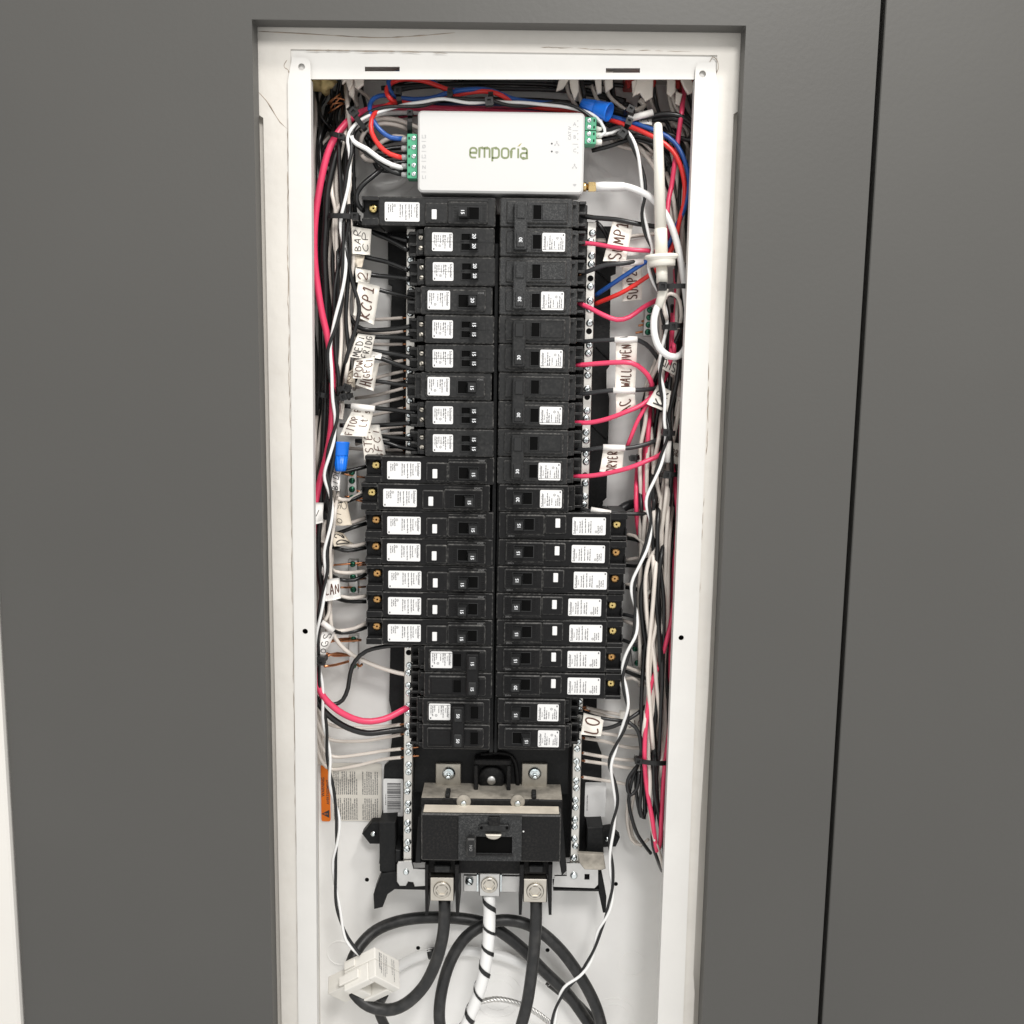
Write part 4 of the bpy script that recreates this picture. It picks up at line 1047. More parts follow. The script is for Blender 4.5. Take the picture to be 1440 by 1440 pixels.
# ---- monitor leads: red, blue, white, black from the left green terminals
red = [(566, 222, .052), (548, 217, .048), (533, 205, .045), (523, 186, .043), (522, 168, .045), (530, 156, .050), (546, 147, .056), (556, 143, .06), (580, 144, .066), (610, 140, .066), (640, 134, .062), (668, 129, .058), (690, 129, .056), (706, 135, .058), (722, 143, .064), (760, 152, .078), (810, 157, .08), (842, 164, .070), (872, 173, .060), (900, 184, .054), (925, 196, .050), (944, 210, .048), (956, 230, .047), (962, 258, .047), (962, 285, .048), (955, 310, .050), (949, 340, .054), (938, 362, .054), (922, 380, .054), (912, 388, .056), (880, 408, .062), (856, 420, .070), (838, 427, .080)]
wire(red, .05, R10, 'w_red', 'bright red wire from the green terminals over the box to the neutral bar', n=10)
blu = [(566, 195, .052), (550, 194, .048), (537, 186, .046), (528, 175, .046), (521, 160, .048), (520, 148, .052), (526, 138, .056), (540, 134, .060), (556, 137, .062), (580, 140, .064), (606, 138, .062), (630, 131, .058), (650, 127, .056), (680, 125, .058), (702, 131, .060), (720, 139, .062), (750, 144, .066), (790, 146, .07), (830, 158, .07), (868, 166, .062), (900, 176, .056), (928, 187, .052), (948, 200, .050), (961, 220, .048), (968, 248, .047), (967, 275, .047), (960, 300, .049), (951, 318, .053), (940, 345, .056), (920, 362, .055), (905, 370, .056), (870, 393, .062), (838, 415, .080)]
wire(blu, .05, R10, 'w_blue', 'blue wire from the green terminals over the box to the neutral bar', n=10)
wire([(650, 131, .062), (625, 124, .066), (598, 114, .068), (570, 111, .066), (552, 115, .062), (544, 124, .058), (545, 133, .055), (552, 141, .055), (562, 146, .062)], .06, R10, 'w_red', 'short red loop bulging above the left end of the white box', n=10)
wire([(652, 127, .064), (625, 125, .068), (605, 113, .070), (590, 104, .072), (568, 101, .072), (550, 105, .066), (546, 116, .060), (549, 128, .058), (557, 136, .060)], .06, R10, 'w_blue', 'short blue loop over the red loop above the white box', n=10)
wire([(566, 236, .052), (550, 232, .047), (532, 222, .043), (516, 210, .041), (502, 203, .041), (494, 195, .043), (496, 184, .047), (506, 174, .052), (520, 165, .060), (545, 160, .072), (600, 158, .09)], .05, R10, 'w_bright', 'bright white wire curving from the fourth green terminal towards the cable tie', n=10)
wire([(565, 245, .053), (550, 241, .050), (536, 231, .048), (520, 217, .047), (506, 208, .047), (497, 198, .05), (498, 186, .054), (510, 175, .060), (540, 165, .076)], .05, R10, 'w_black', 'black wire from the lowest green terminal curling up to the cable tie', n=10)
for k, p in enumerate(([(508, 184, .062), (522, 172, .064), (540, 167, .066), (560, 169, .068), (580, 176, .07), (600, 186, .076)], [(508, 216, .066), (507, 200, .062), (514, 184, .060), (530, 175, .062), (548, 174, .066), (566, 179, .070), (584, 190, .078)], [(572, 194, .068), (555, 192, .066), (540, 198, .064), (530, 206, .066), (520, 216, .070)], [(507, 210, .068), (510, 220, .067), (520, 226, .070), (534, 224, .076)])):
    wire(p, .06, R10, 'w_grey' if k else 'w_white', 'greyish white wire looping behind the red wire left of the white box', 'white loops left of the monitor', n=9)
wire([(552, 228, .064), (538, 236, .058), (522, 250, .054), (508, 262, .052), (501, 275, .052), (503, 288, .052), (512, 297, .056)], .05, .0023, 'w_black', 'black wire hooking down into the breaker under the white box', n=10)
for k in range(5):
    wire([(500+6*k, 172+8*k, .075), (530, 200+9*k, .082), (560, 196+11*k, .086), (600, 200+8*k, .09)], .08, R10, 'w_black', 'black wire in the dark space left of the white box', 'dark wires behind the monitor leads')
# dark wires over the top of the box, behind the coloured ones
for k, (m_, y) in enumerate((('w_maroon', 150), ('w_navy', 155), ('w_black', 118), ('w_char', 124), ('w_black', 112), ('w_maroon', 158), ('w_black', 140), ('w_navy', 148))):
    wire([(520+8*k, y+6, .088), (600, y+random.uniform(-3, 3), .09), (700, y+random.uniform(-3, 4), .094), (800, y+4, .096), (880, y+random.uniform(8, 24), .094)], .09, R10, m_, 'dim wire running behind the coloured wires along the top of the box', 'dim wires along the top')
# ---- twisted pairs (white and black)
def twisted(pts, Y, label, turns_px=118, r=.0015, phase=0.0):
    cl = spline(path(pts, Y), .004); org = cl[0].copy()
    t = thing('twisted_pair', label, 'cable', tuple(org))
    L = 0; A = []; B = []
    nx = Vector((0, -1, 0))
    for i, p in enumerate(cl):
        if i: L += (cl[i]-cl[i-1]).length
        tg = (cl[min(i+1, len(cl)-1)]-cl[max(i-1, 0)]).normalized()
        nx = (nx-tg*nx.dot(tg)).normalized(); ny = tg.cross(nx)
        a = 2*math.pi*L/mm(turns_px)+phase+.5*math.sin(L*23)
        d = nx*math.cos(a)*r*1.02+ny*math.sin(a)*r*1.02
        A.append(p+d-org); B.append(p-d-org)
    b = MB(); b.tube(A, r, 8); b.build('white_conductor', 'w_bright', t)
    b = MB(); b.tube(B, r, 8); b.build('black_conductor', 'w_black', t)
    return t
twisted([(842, 192, .052), (850, 186, .050), (846, 178, .050), (838, 168, .05), (820, 156, .052), (790, 147, .054), (750, 147, .054), (715, 146, .052), (690, 142, .050), (660, 142, .050), (625, 139, .051), (595, 146, .052), (565, 149, .052), (540, 153, .050), (516, 162, .047), (500, 176, .044), (491, 194, .042), (493, 214, .041), (489, 250, .040), (485, 285, .040), (481, 320, .040), (484, 355, .040), (483, 390, .040), (479, 425, .040), (470, 462, .039), (463, 490, .038), (464, 520, .038), (469, 556, .038), (473, 585, .038), (469, 612, .038), (462, 640, .038), (458, 668, .039), (464, 692, .040), (466, 715, .040), (462, 745, .040), (458, 775, .040), (459, 803, .040), (455, 832, .039), (450, 860, .039), (446, 890, .040), (446, 920, .042), (450, 950, .044), (453, 985, .046), (457, 1020, .048), (461, 1050, .050), (464, 1090, .052), (469, 1120, .054), (475, 1150, .055), (474, 1182, .056), (470, 1212, .056), (472, 1250, .056), (478, 1288, .055), (488, 1320, .053), (506, 1343, .050)], .04,
        'white and black twisted lead down the left side to the current clamp')
twisted([(842, 188, .052), (860, 184, .048), (874, 179, .045), (884, 190, .044), (894, 212, .044), (902, 240, .046), (906, 270, .047), (904, 300, .048), (910, 330, .048), (918, 352, .044), (914, 372, .042), (920, 395, .042), (932, 425, .046), (936, 460, .048), (932, 495, .044), (928, 525, .042), (933, 560, .042), (936, 590, .040), (938, 612, .038), (930, 645, .038), (920, 675, .038), (911, 705, .038), (915, 735, .038), (910, 765, .038), (899, 795, .039), (890, 825, .040), (894, 860, .040), (893, 890, .040), (884, 915, .042), (876, 945, .043), (879, 970, .044), (883, 995, .044), (878, 1020, .046), (866, 1050, .048), (858, 1075, .050), (864, 1105, .052), (867, 1130, .053), (862, 1160, .054), (858, 1190, .055), (860, 1225, .056), (861, 1255, .056), (854, 1285, .056), (842, 1312, .056), (832, 1345, .055), (815, 1372, .053), (795, 1390, .051), (783, 1415, .050), (776, 1450, .05)], .04,
        'white and black twisted lead down the right side past the main breaker', 112, phase=1.0)
# ---- vertical wires in the left gutter
rl = random.Random(11)
GLB = 'wires bundled down the left gutter'
LM_L = [(150, 'top corner'), (240, 'green terminals'), (320, 'top left breaker'), (380, 'BAR CP tag'), (460, 'KCP1 tag'), (520, 'FRIDG tag'), (570, 'mid-left tie cluster'), (650, 'left blue wire nut'), (700, 'BIDE tag'), (780, 'circled tag'), (850, 'LAN tag'), (2000, 'OGS tag')]
LM_R = [(200, 'top right corner'), (340, 'antenna rod'), (400, 'antenna flange'), (470, 'antenna loops'), (530, 'WALL OVEN tag'), (600, 'AC tag'), (650, 'DRYER tag'), (720, 'BRE tag'), (780, 'first long right breaker'), (830, 'second long right breaker'), (890, 'fourth long right breaker'), (960, 'sixth long right breaker'), (1030, 'LO tag'), (1100, 'lower right tie'), (2000, 'lower right loops')]
used_labels = set()
def vert(xs, Y, r, m, label, group, jit=1.5, rnd=rl):
    lm = LM_L if group == GLB else LM_R
    y0, y1 = xs[0][0], max(y for y, _ in xs); at = lambda y: next(n for k, n in lm if y < k)
    kind = label.split(' wire')[0]; side = 'left' if group == GLB else 'right'
    label = f'{kind} wire in {side} bundle, from {at(y0)} to {at(y1)}' if at(y0) != at(y1) else f'short {kind} wire in {side} bundle beside {at(y0)}'
    for extra in ('', ', deeper', ', deepest'):
        if label+extra not in used_labels: break
    label += extra; used_labels.add(label)
    pp = [(x+rnd.uniform(-jit, jit), y, Y+rnd.uniform(-.003, .003)) for y, x in xs]
    pp[0] = pp[0][:2]+(min(.106, Y+.034),); pp[-1] = pp[-1][:2]+(min(.106, Y+.034),)
    wire(pp, Y, r, m, label, group)
LW = 'off-white wire among the bundle down the left gutter'
LB = 'black wire among the bundle down the left gutter'
for xs, Y in (([(120, 486), (150, 488), (200, 494), (240, 492), (270, 490), (300, 473), (340, 472), (380, 478), (420, 486), (470, 492), (500, 492), (530, 486), (548, 483)], .052),
              ([(230, 473), (265, 466), (300, 472), (350, 473), (385, 474), (420, 476), (450, 479), (490, 480), (520, 478), (545, 474)], .050),
              ([(225, 495), (260, 489), (290, 491), (330, 493), (370, 495), (420, 491), (470, 490), (505, 488), (540, 483)], .054),
              ([(130, 491), (180, 488), (250, 472), (300, 475), (360, 482), (410, 482), (450, 484), (480, 486), (520, 482), (550, 476)], .058),
              ([(480, 470), (520, 472), (560, 475), (600, 470), (640, 466), (690, 466), (720, 470), (760, 466), (800, 463), (840, 462)], .056),
              ([(690, 476), (715, 473), (745, 467), (770, 465), (800, 464), (840, 466), (870, 462)], .052)):
    vert(xs, Y, R12+.0002, 'w_white', LW, GLB)
for xs, Y in (([(150, 484), (190, 478), (240, 478), (290, 482), (330, 484), (370, 478), (410, 471), (450, 470), (500, 472), (540, 475), (590, 474), (640, 470), (700, 460), (740, 458)], .046),
              ([(260, 486), (300, 490), (335, 485), (360, 489), (395, 496), (430, 505), (455, 503), (475, 496), (510, 486), (545, 480)], .044),
              ([(250, 480), (300, 478), (350, 468), (400, 470), (440, 474), (480, 478), (530, 476), (560, 473)], .056),
              ([(150, 460), (210, 452), (280, 455), (360, 452), (440, 450), (520, 450), (600, 446), (680, 452)], .07),
              ([(130, 470), (190, 450), (230, 447), (300, 447), (400, 449), (500, 452), (560, 450), (640, 444)], .074),
              ([(130, 478), (200, 468), (270, 466), (340, 462), (420, 464), (500, 466), (600, 460), (700, 456)], .072),
              ([(600, 470), (640, 467), (690, 462), (740, 464), (790, 460), (830, 455), (870, 448)], .048),
              ([(180, 447), (260, 442), (340, 446), (430, 440), (520, 446), (620, 440), (720, 447)], .085),
              ([(180, 470), (260, 475), (340, 470), (430, 478), (520, 470), (620, 466), (720, 468)], .080),
              ([(160, 500), (210, 496), (260, 497), (310, 500), (360, 496), (420, 500), (480, 496)], .070),
              ([(140, 496), (200, 488), (260, 484), (330, 488), (400, 490), (470, 486), (540, 486)], .066)):
    vert(xs, Y, R12+.0003, 'w_black', LB, GLB)
for xs, Y in (([(110, 443), (160, 443), (220, 441), (300, 443), (420, 441)], .078), ([(560, 450), (600, 444), (640, 443), (700, 440)], .058), ([(560, 457), (600, 452), (650, 446), (690, 440)], .060)):
    vert(xs, Y, R12+.0003, 'w_grey', 'dull white wire', GLB)
# more of the crowd
for k in range(16):
    x = rl.uniform(466, 497); Y = rl.uniform(.050, .075); ys = [rl.uniform(170, 300)]
    while ys[-1] < 540: ys.append(ys[-1]+rl.uniform(40, 70))
    vert([(y, x+8*math.sin(y*.012+k)+rl.uniform(-3, 3)-(y-300)*.02) for y in ys], Y, R12+rl.uniform(0, .0003), 'w_white' if k % 3 else 'w_black', LW if k % 3 else LB, GLB)
for k in range(9):
    x = rl.uniform(452, 474); ys = [rl.uniform(560, 640)]
    while ys[-1] < 860: ys.append(ys[-1]+rl.uniform(40, 70))
    vert([(y, x+5*math.sin(y*.015+k)+rl.uniform(-2, 2)-(y-600)*.045) for y in ys], rl.uniform(.054, .08), R12, ('w_white', 'w_grey', 'w_black')[k % 3], (LW, 'dull white wire', LB)[k % 3], GLB)
# dark tangle at the top left corner
for k in range(14):
    x0 = rl.uniform(443, 520)
    wire([(x0, 100, rl.uniform(.08, .1)), (x0+rl.uniform(-10, 10), 130, .09), (x0+rl.uniform(-18, 8), 165, rl.uniform(.075, .1)), (rl.uniform(445, 500), 215, rl.uniform(.07, .095)), (rl.uniform(443, 500), 280, rl.uniform(.07, .095)), (rl.uniform(443, 505), 380, .09)], .09, R12, rl.choice(['w_black', 'w_black', 'w_char', 'w_grey']), 'wire in the shadowed tangle at the top left corner', 'tangle in the top left corner')
for k in range(6):
    y = rl.uniform(138, 160)
    wire([(rl.uniform(455, 465), y+6, .082), (rl.uniform(468, 475), y-3, .078), (rl.uniform(478, 488), y-12+rl.uniform(0, 14), .08)], .08, .0008, 'copper', 'bare copper strand at the top left corner', 'copper strands at the top left', n=6)
wire([(503, 150, .075), (494, 126, .08), (507, 128, .082), (520, 140, .08), (524, 150, .08)], .08, R12, 'w_grey', 'dull white wire curving right beside the beige sheath ends', n=8)
# ---- branch wires to the left breakers
HB = 'black wires to the left column of breakers'
bl = [([(478, 270), (495, 302, .06), (520, 325), (548, 337), (574, 352, .062)], 1), ([(500, 318, .07), (530, 328, .074), (552, 333), (574, 339, .064)], 1),
      ([(490, 345, .064), (512, 361), (545, 369), (574, 380, .062)], 1), ([(496, 380, .062), (524, 387), (550, 390), (576, 392, .062)], 1), ([(500, 396, .06), (536, 408), (562, 415), (588, 421, .056)], 0),
      ([(488, 440, .062), (503, 459, .062), (520, 464), (548, 463), (578, 459, .062)], 1), ([(500, 470, .066), (530, 474), (556, 474), (580, 476, .062)], 1),
      ([(500, 490, .066), (536, 495), (560, 499), (582, 503, .062)], 1), ([(505, 500, .064), (534, 504), (556, 512), (582, 520, .062)], 1), ([(500, 535, .066), (534, 537), (562, 540), (592, 543, .056)], 0),
      ([(484, 571, .062), (505, 573), (545, 576), (586, 581, .062)], 1), ([(478, 598, .064), (505, 600, .07), (540, 598), (578, 595, .062)], 1), ([(490, 605, .07), (540, 613), (580, 618, .062)], 1), ([(500, 620, .07), (540, 622), (562, 629), (588, 633, .062)], 1)]
WHERE = ['lower toggle side of the first twin-toggle breaker', 'upper toggle side of the first twin-toggle breaker', 'upper side of the second twin-toggle breaker', 'lower side of the second twin-toggle breaker', 'single breaker marked 20 in the left column', 'upper side of the third twin-toggle breaker', 'lower side of the third twin-toggle breaker', 'upper side of the fourth twin-toggle breaker', 'lower side of the fourth twin-toggle breaker', 'single breaker marked 15 in the left column', 'upper side of the fifth twin-toggle breaker', 'lower side of the fifth twin-toggle breaker', 'upper side of the sixth twin-toggle breaker', 'lower side of the sixth twin-toggle breaker']
for k, (p, th) in enumerate(bl):
    wire(p, .066, R10 if th else .0019, 'w_black', 'black wire to the '+WHERE[k], HB, n=8)
HW_ = 'white wires to the left neutral bar'
TWELVE = ['first', 'second', 'third', 'fourth', 'fifth', 'sixth', 'seventh', 'eighth', 'ninth', 'tenth', 'eleventh', 'twelfth']
nw_ = sorted([[(505, 450, .09), (530, 449), (566, 447)], [(500, 483, .09), (530, 485), (566, 484)], [(505, 540, .09), (535, 530), (567, 522)], [(500, 545, .09), (540, 538), (567, 533)], [(495, 583, .09), (525, 570), (567, 559)], [(495, 590, .09), (540, 580), (567, 574)], [(510, 612, .09), (540, 602), (567, 599)], [(500, 625, .09), (540, 612), (567, 609)], [(488, 630, .09), (530, 633), (567, 633)], [(500, 560, .095), (530, 556), (567, 546)], [(505, 520, .095), (540, 512), (567, 507)], [(490, 465, .095), (540, 468), (567, 466)]], key=lambda p: p[-1][1])
for k, p in enumerate(nw_):
    wire(p, .084, R12, 'w_grey', f'{TWELVE[k]} dull white wire counting down the left neutral bar behind the twin-toggle breakers', HW_, bare1=.006)
AF = 'wires to the lower left run of breakers'
for p, m_ in (([(458, 668, .06), (485, 664), (515, 656, .075)], 'w_black'), ([(470, 708, .06), (490, 704), (515, 694, .075)], 'w_black'), ([(466, 752, .06), (480, 748), (497, 742), (515, 736, .075)], 'w_black'), ([(462, 768, .055), (474, 771), (490, 775), (515, 770, .075)], 'w_black'), ([(462, 806, .055), (478, 815), (498, 815), (515, 807, .075)], 'w_black'), ([(470, 840, .055), (488, 845), (515, 846, .075)], 'w_black'), ([(466, 886, .055), (480, 890), (498, 888), (515, 882, .075)], 'w_black'),
              ([(463, 795, .055), (470, 803), (488, 806), (515, 803, .075)], 'w_white'), ([(463, 835, .058), (486, 840), (500, 841), (515, 838, .075)], 'w_white'), ([(460, 884, .052), (478, 887), (498, 884), (515, 876, .075)], 'w_white'), ([(462, 760, .055), (480, 765), (497, 767), (515, 764, .08)], 'w_white'), ([(470, 732, .06), (487, 737), (515, 728, .08)], 'w_white'), ([(474, 700, .06), (490, 704), (515, 688, .08)], 'w_white')):
    e_ = p[-1][1]; nth = ORD[min(6, max(0, int((e_-648)/38)))]
    wire(p, .068, R12+.0003, m_, ('black' if m_ == 'w_black' else 'off-white')+f' wire entering the outer end of the {nth} long lower left breaker', AF, n=9)
wire([(462, 830, .056), (464, 850, .056), (462, 864, .056), (456, 874, .055)], .056, R12+.0002, 'w_white', 'off-white wire bent above the lowest left tag', n=8)
wire([(464, 850, .06), (466, 880, .06), (472, 898, .062), (486, 914, .066), (505, 926, .07), (535, 939, .074), (560, 946, .074), (582, 950, .074)], .07, R12+.0005, 'w_white', 'off-white wire sloping down to the double 15 breaker', n=9)
wire([(618, 906, .075), (580, 907, .068), (545, 909, .064), (515, 916, .062), (500, 929, .060), (492, 947, .060), (489, 968, .060), (482, 984, .058), (470, 991, .056), (458, 988, .054), (450, 978, .054)], .06, R12+.0005, 'w_black', 'black wire hanging in a hook below the lower left run of breakers', n=9)
# off-white wires to the foot of the left neutral bar
for k, p in enumerate(([(446, 985, .07), (452, 1008, .074), (468, 1021, .08), (500, 1024), (540, 1021), (563, 1019, .08)], [(444, 1000, .074), (452, 1030, .078), (470, 1041, .084), (510, 1042), (540, 1038), (564, 1033, .08)], [(444, 1010, .078), (452, 1050, .082), (470, 1064, .088), (510, 1061), (540, 1056), (564, 1053, .082)], [(443, 1020, .082), (450, 1065, .086), (466, 1082, .092), (500, 1078), (535, 1069), (564, 1065, .082)])):
    wire(p, .088, R12+.0001, 'w_white', f'{["upper", "second", "third", "lowest"][k]} off-white wire sweeping to the foot of the left neutral bar', 'white wires to the left bar foot', bare1=.020)
for k in range(4):
    wire([(441+2*k, 940, .07), (442+2*k, 985, .075), (446+2*k, 1030, .09), (447+3*k, 1075, .1)], .08, R12, 'w_white', 'off-white wire behind the thick black wire at lower left', 'white wires at lower left')
# ---- right side: labelled circuits
GP = 'pink wires to the right breakers'
wire([(816, 342, .062), (835, 343, .058), (860, 347, .052), (890, 352, .048), (918, 353, .050), (940, 360, .06)], .05, .0020, 'w_pink', 'pink wire crossing the SUMP 1 tag', GP, n=10, bare0=.004)
wire([(813, 426, .062), (828, 432, .058), (848, 443, .052), (868, 450, .050), (885, 446, .050), (902, 434, .054), (920, 423, .062), (940, 415, .07)], .05, .0022, 'w_pink', 'sagging pink wire below the SUMP 2 tag', GP, n=10, bare0=.004)
wire([(809, 514, .062), (835, 512, .056), (865, 510, .050), (888, 511, .048), (903, 519, .050), (914, 533, .054), (917, 550, .060), (910, 580, .068), (908, 630, .074), (900, 700, .076)], .05, .0023, 'w_pink', 'pink wire crossing the WALL OVEN tag and turning down', GP, n=10, bare0=.004)
wire([(807, 594, .062), (830, 594, .056), (855, 589, .050), (880, 580, .048), (902, 570, .050), (918, 556, .056), (930, 540, .064), (944, 505, .07), (946, 440, .07)], .05, .0022, 'w_pink', 'pink wire rising past the AC tag into the bundle', GP, n=10, bare0=.004)
wire([(912, 565, .056), (898, 590, .054), (888, 612, .054), (882, 628, .058)], .05, .0019, 'w_pink', 'short pink wire dropping towards the DRYER tag', GP, n=10)
wire([(805, 670, .062), (828, 669, .056), (855, 665, .050), (885, 658, .046), (910, 648, .046), (928, 640, .050), (940, 625, .06)], .05, .0022, 'w_pink', 'pink wire crossing the foot of the DRYER tag', GP, n=10, bare0=.004)
GB = 'black wires to the right breakers'
wire([(812, 302, .066), (835, 306, .062), (865, 309, .058), (895, 314, .056), (925, 320, .06), (950, 325, .07)], .06, .0022, 'w_black', 'black wire running behind the top of the SUMP 1 tag', GB, n=10)
wire([(838, 312, .078), (848, 322, .076), (854, 334, .080), (858, 350, .088)], .07, .0021, 'w_black', 'short black wire bending down beside the SUMP 1 tag', GB, n=10)
wire([(818, 385, .062), (835, 378, .056), (852, 372, .052), (874, 371, .050), (900, 368, .056), (930, 372, .07)], .05, .0021, 'w_char', 'grey-black wire entering the sleeve of the SUMP 2 tag', GB, n=10, bare0=.004)
wire([(812, 481, .064), (838, 479, .056), (862, 478, .050), (890, 477, .050), (908, 484, .054), (920, 496, .060), (930, 515, .066), (940, 560, .07)], .05, .0021, 'w_char', 'grey-black wire through the WALL OVEN tag curving down', GB, n=10, bare0=.004)
wire([(809, 556, .064), (832, 552, .056), (860, 549, .050), (890, 549, .050), (918, 547, .056), (940, 540, .066)], .05, .0021, 'w_char', 'grey-black wire through the AC tag', GB, n=10, bare0=.004)
wire([(810, 633, .064), (830, 632, .056), (850, 629, .050), (880, 630, .050), (905, 626, .052), (925, 618, .058), (945, 605, .066)], .05, .0021, 'w_char', 'grey-black wire through the DRYER tag', GB, n=10, bare0=.004)
wire([(810, 715, .062), (830, 718, .056), (860, 721, .052), (885, 723, .052), (912, 722, .056), (925, 715, .064)], .05, .0019, 'w_black', 'black wire in a white sleeve above the right run of long breakers', GB, n=10)
wire([(838, 338, .084), (862, 338, .084), (890, 332, .086), (930, 328, .09)], .08, R12+.0003, 'w_white', 'off-white wire ending at the right neutral bar behind SUMP 1', n=8)
wire([(866, 722, .09), (880, 712, .094), (895, 708, .096), (915, 712, .1)], .09, .0045, 'w_char', 'dark thick cable behind the short 20 amp breaker wire', n=12)
RA = 'wires to the right run of long breakers'
for p, m_ in (([(882, 757, .075), (895, 759), (910, 766, .06)], 'w_black'), ([(880, 752, .078), (893, 754), (910, 768, .06)], 'w_white'), ([(880, 788, .078), (898, 785), (920, 780, .06)], 'w_grey'), ([(880, 826, .075), (895, 829), (915, 834, .06)], 'w_black'), ([(880, 822, .078), (898, 824), (918, 830, .06)], 'w_white'), ([(876, 864, .075), (892, 868), (915, 878, .06)], 'w_char'), ([(876, 872, .08), (895, 880), (915, 895, .07)], 'w_grey'), ([(876, 900, .075), (890, 905), (915, 915, .06)], 'w_char'), ([(876, 936, .075), (892, 942), (915, 950, .06)], 'w_white'), ([(876, 942, .075), (892, 949), (915, 956, .06)], 'w_black'), ([(874, 958, .08), (890, 954), (912, 966, .07)], 'w_white'), ([(880, 795, .08), (898, 796), (918, 792, .07)], 'w_black')):
    wire(p, .07, R12+.0002, m_, {'w_black': 'black', 'w_white': 'off-white', 'w_grey': 'dull white', 'w_char': 'grey-black'}[m_]+' wire leaving the outer end of a long right breaker', RA, n=8)
# feeds of the lowest right breakers
wire([(803, 1002, .07), (822, 1004, .062), (850, 1010, .056), (878, 1014, .056)], .06, .0017, 'w_black', 'thin black wire through the LO tag', n=8)
wire([(803, 1026, .068), (830, 1026, .060), (855, 1024, .054), (876, 1016, .050), (895, 1004, .052), (908, 993, .058)], .05, .0019, 'w_black', 'black wire from the lowest right breaker rising to the bundle', n=9)
wire([(880, 1014, .050), (893, 1023, .048), (900, 1036, .047), (902, 1055, .046), (900, 1066, .046)], .05, .0019, 'w_black', 'black wire bending down to the lower right cable tie', n=9)
for k, p in enumerate(([(824, 995, .082), (850, 1001), (872, 1005), (900, 1015)], [(822, 1038, .082), (850, 1043), (880, 1050), (905, 1052)], [(820, 1059, .082), (850, 1064), (880, 1068), (905, 1068)], [(822, 1070, .082), (850, 1074), (885, 1080), (905, 1078)], [(820, 1093, .082), (845, 1097), (872, 1101), (885, 1104)], [(830, 1000, .09), (860, 1010), (905, 1022)], [(835, 1030, .092), (870, 1034), (908, 1036)])):
    wire(p, .09, R12+.0002, 'w_white', f'{ORD[k]} off-white wire at the foot of the right neutral bar counting down' if k < 5 else ['', '', '', '', '', 'upper', 'lower'][k]+' off-white wire deep behind the LO tag', 'white wires to the right bar foot', bare0=.012)
# ---- vertical wires in the right gutter
rr_ = random.Random(5)
GRB = 'wires bundled down the right gutter'
RP = 'pink wire among the bundle down the right gutter'
for xs, Y, m_ in (([(110, 964), (150, 959), (195, 953), (230, 949), (262, 944), (285, 939), (320, 938), (360, 944)], .052, 'w_pink'),
                  ([(380, 950), (430, 952), (470, 945), (510, 942), (540, 932)], .056, 'w_pink'), ([(455, 942), (490, 948), (520, 944)], .050, 'w_pink'),
                  ([(545, 916), (600, 912), (660, 909), (690, 906), (720, 908), (760, 903)], .058, 'w_pink'), ([(640, 898), (690, 895), (740, 897), (780, 904)], .064, 'w_pink'), ([(640, 945), (690, 950), (730, 953), (780, 949), (820, 947), (860, 946), (900, 944), (950, 943), (1000, 942)], .054, 'w_pink'),
                  ([(570, 920), (610, 918), (650, 915), (690, 913)], .07, 'w_maroon'), ([(780, 951), (830, 950), (870, 945), (900, 938), (930, 928), (960, 916), (990, 911), (1030, 908), (1070, 907), (1110, 910), (1150, 917), (1180, 921), (1197, 924), (1185, 928), (1150, 930), (1110, 933), (1070, 936), (1030, 941), (990, 944), (940, 946)], .046, 'w_pink'),
                  ([(560, 956), (640, 958), (700, 956), (800, 951), (900, 945)], .07, 'w_maroon'), ([(400, 962), (480, 960), (560, 962), (640, 955)], .075, 'w_maroon')):
    vert(xs, Y, .0022, m_, RP, GRB, .6, rr_)
RWL = 'off-white wire among the bundle down the right gutter'
for xs, Y in (([(655, 938), (690, 937), (720, 934), (760, 927), (790, 912), (820, 907), (860, 909), (890, 913), (930, 920), (970, 923), (1010, 928), (1060, 928), (1090, 924)], .046),
              ([(700, 930), (740, 931), (780, 928), (820, 920), (860, 917), (900, 918), (940, 922), (980, 920), (1020, 914), (1060, 912), (1100, 914), (1140, 914), (1180, 920), (1210, 930), (1222, 933)], .048),
              ([(620, 922), (680, 924), (700, 929), (730, 926), (760, 920), (800, 914)], .056),
              ([(700, 947), (740, 943), (790, 940), (840, 940), (880, 938), (930, 934), (980, 935), (1030, 936), (1080, 930), (1120, 928)], .052),
              ([(500, 952), (560, 955), (610, 948), (650, 940)], .058), ([(230, 930), (260, 942), (310, 952), (380, 957), (440, 959)], .07), ([(190, 880), (215, 905), (245, 925), (285, 940), (340, 950), (420, 955)], .075), ([(190, 935), (230, 948), (300, 957), (360, 962), (420, 964)], .072)):
    vert(xs, Y, R12+.0004, 'w_white', RWL, GRB, .6, rr_)
RBL = 'black wire among the bundle down the right gutter'
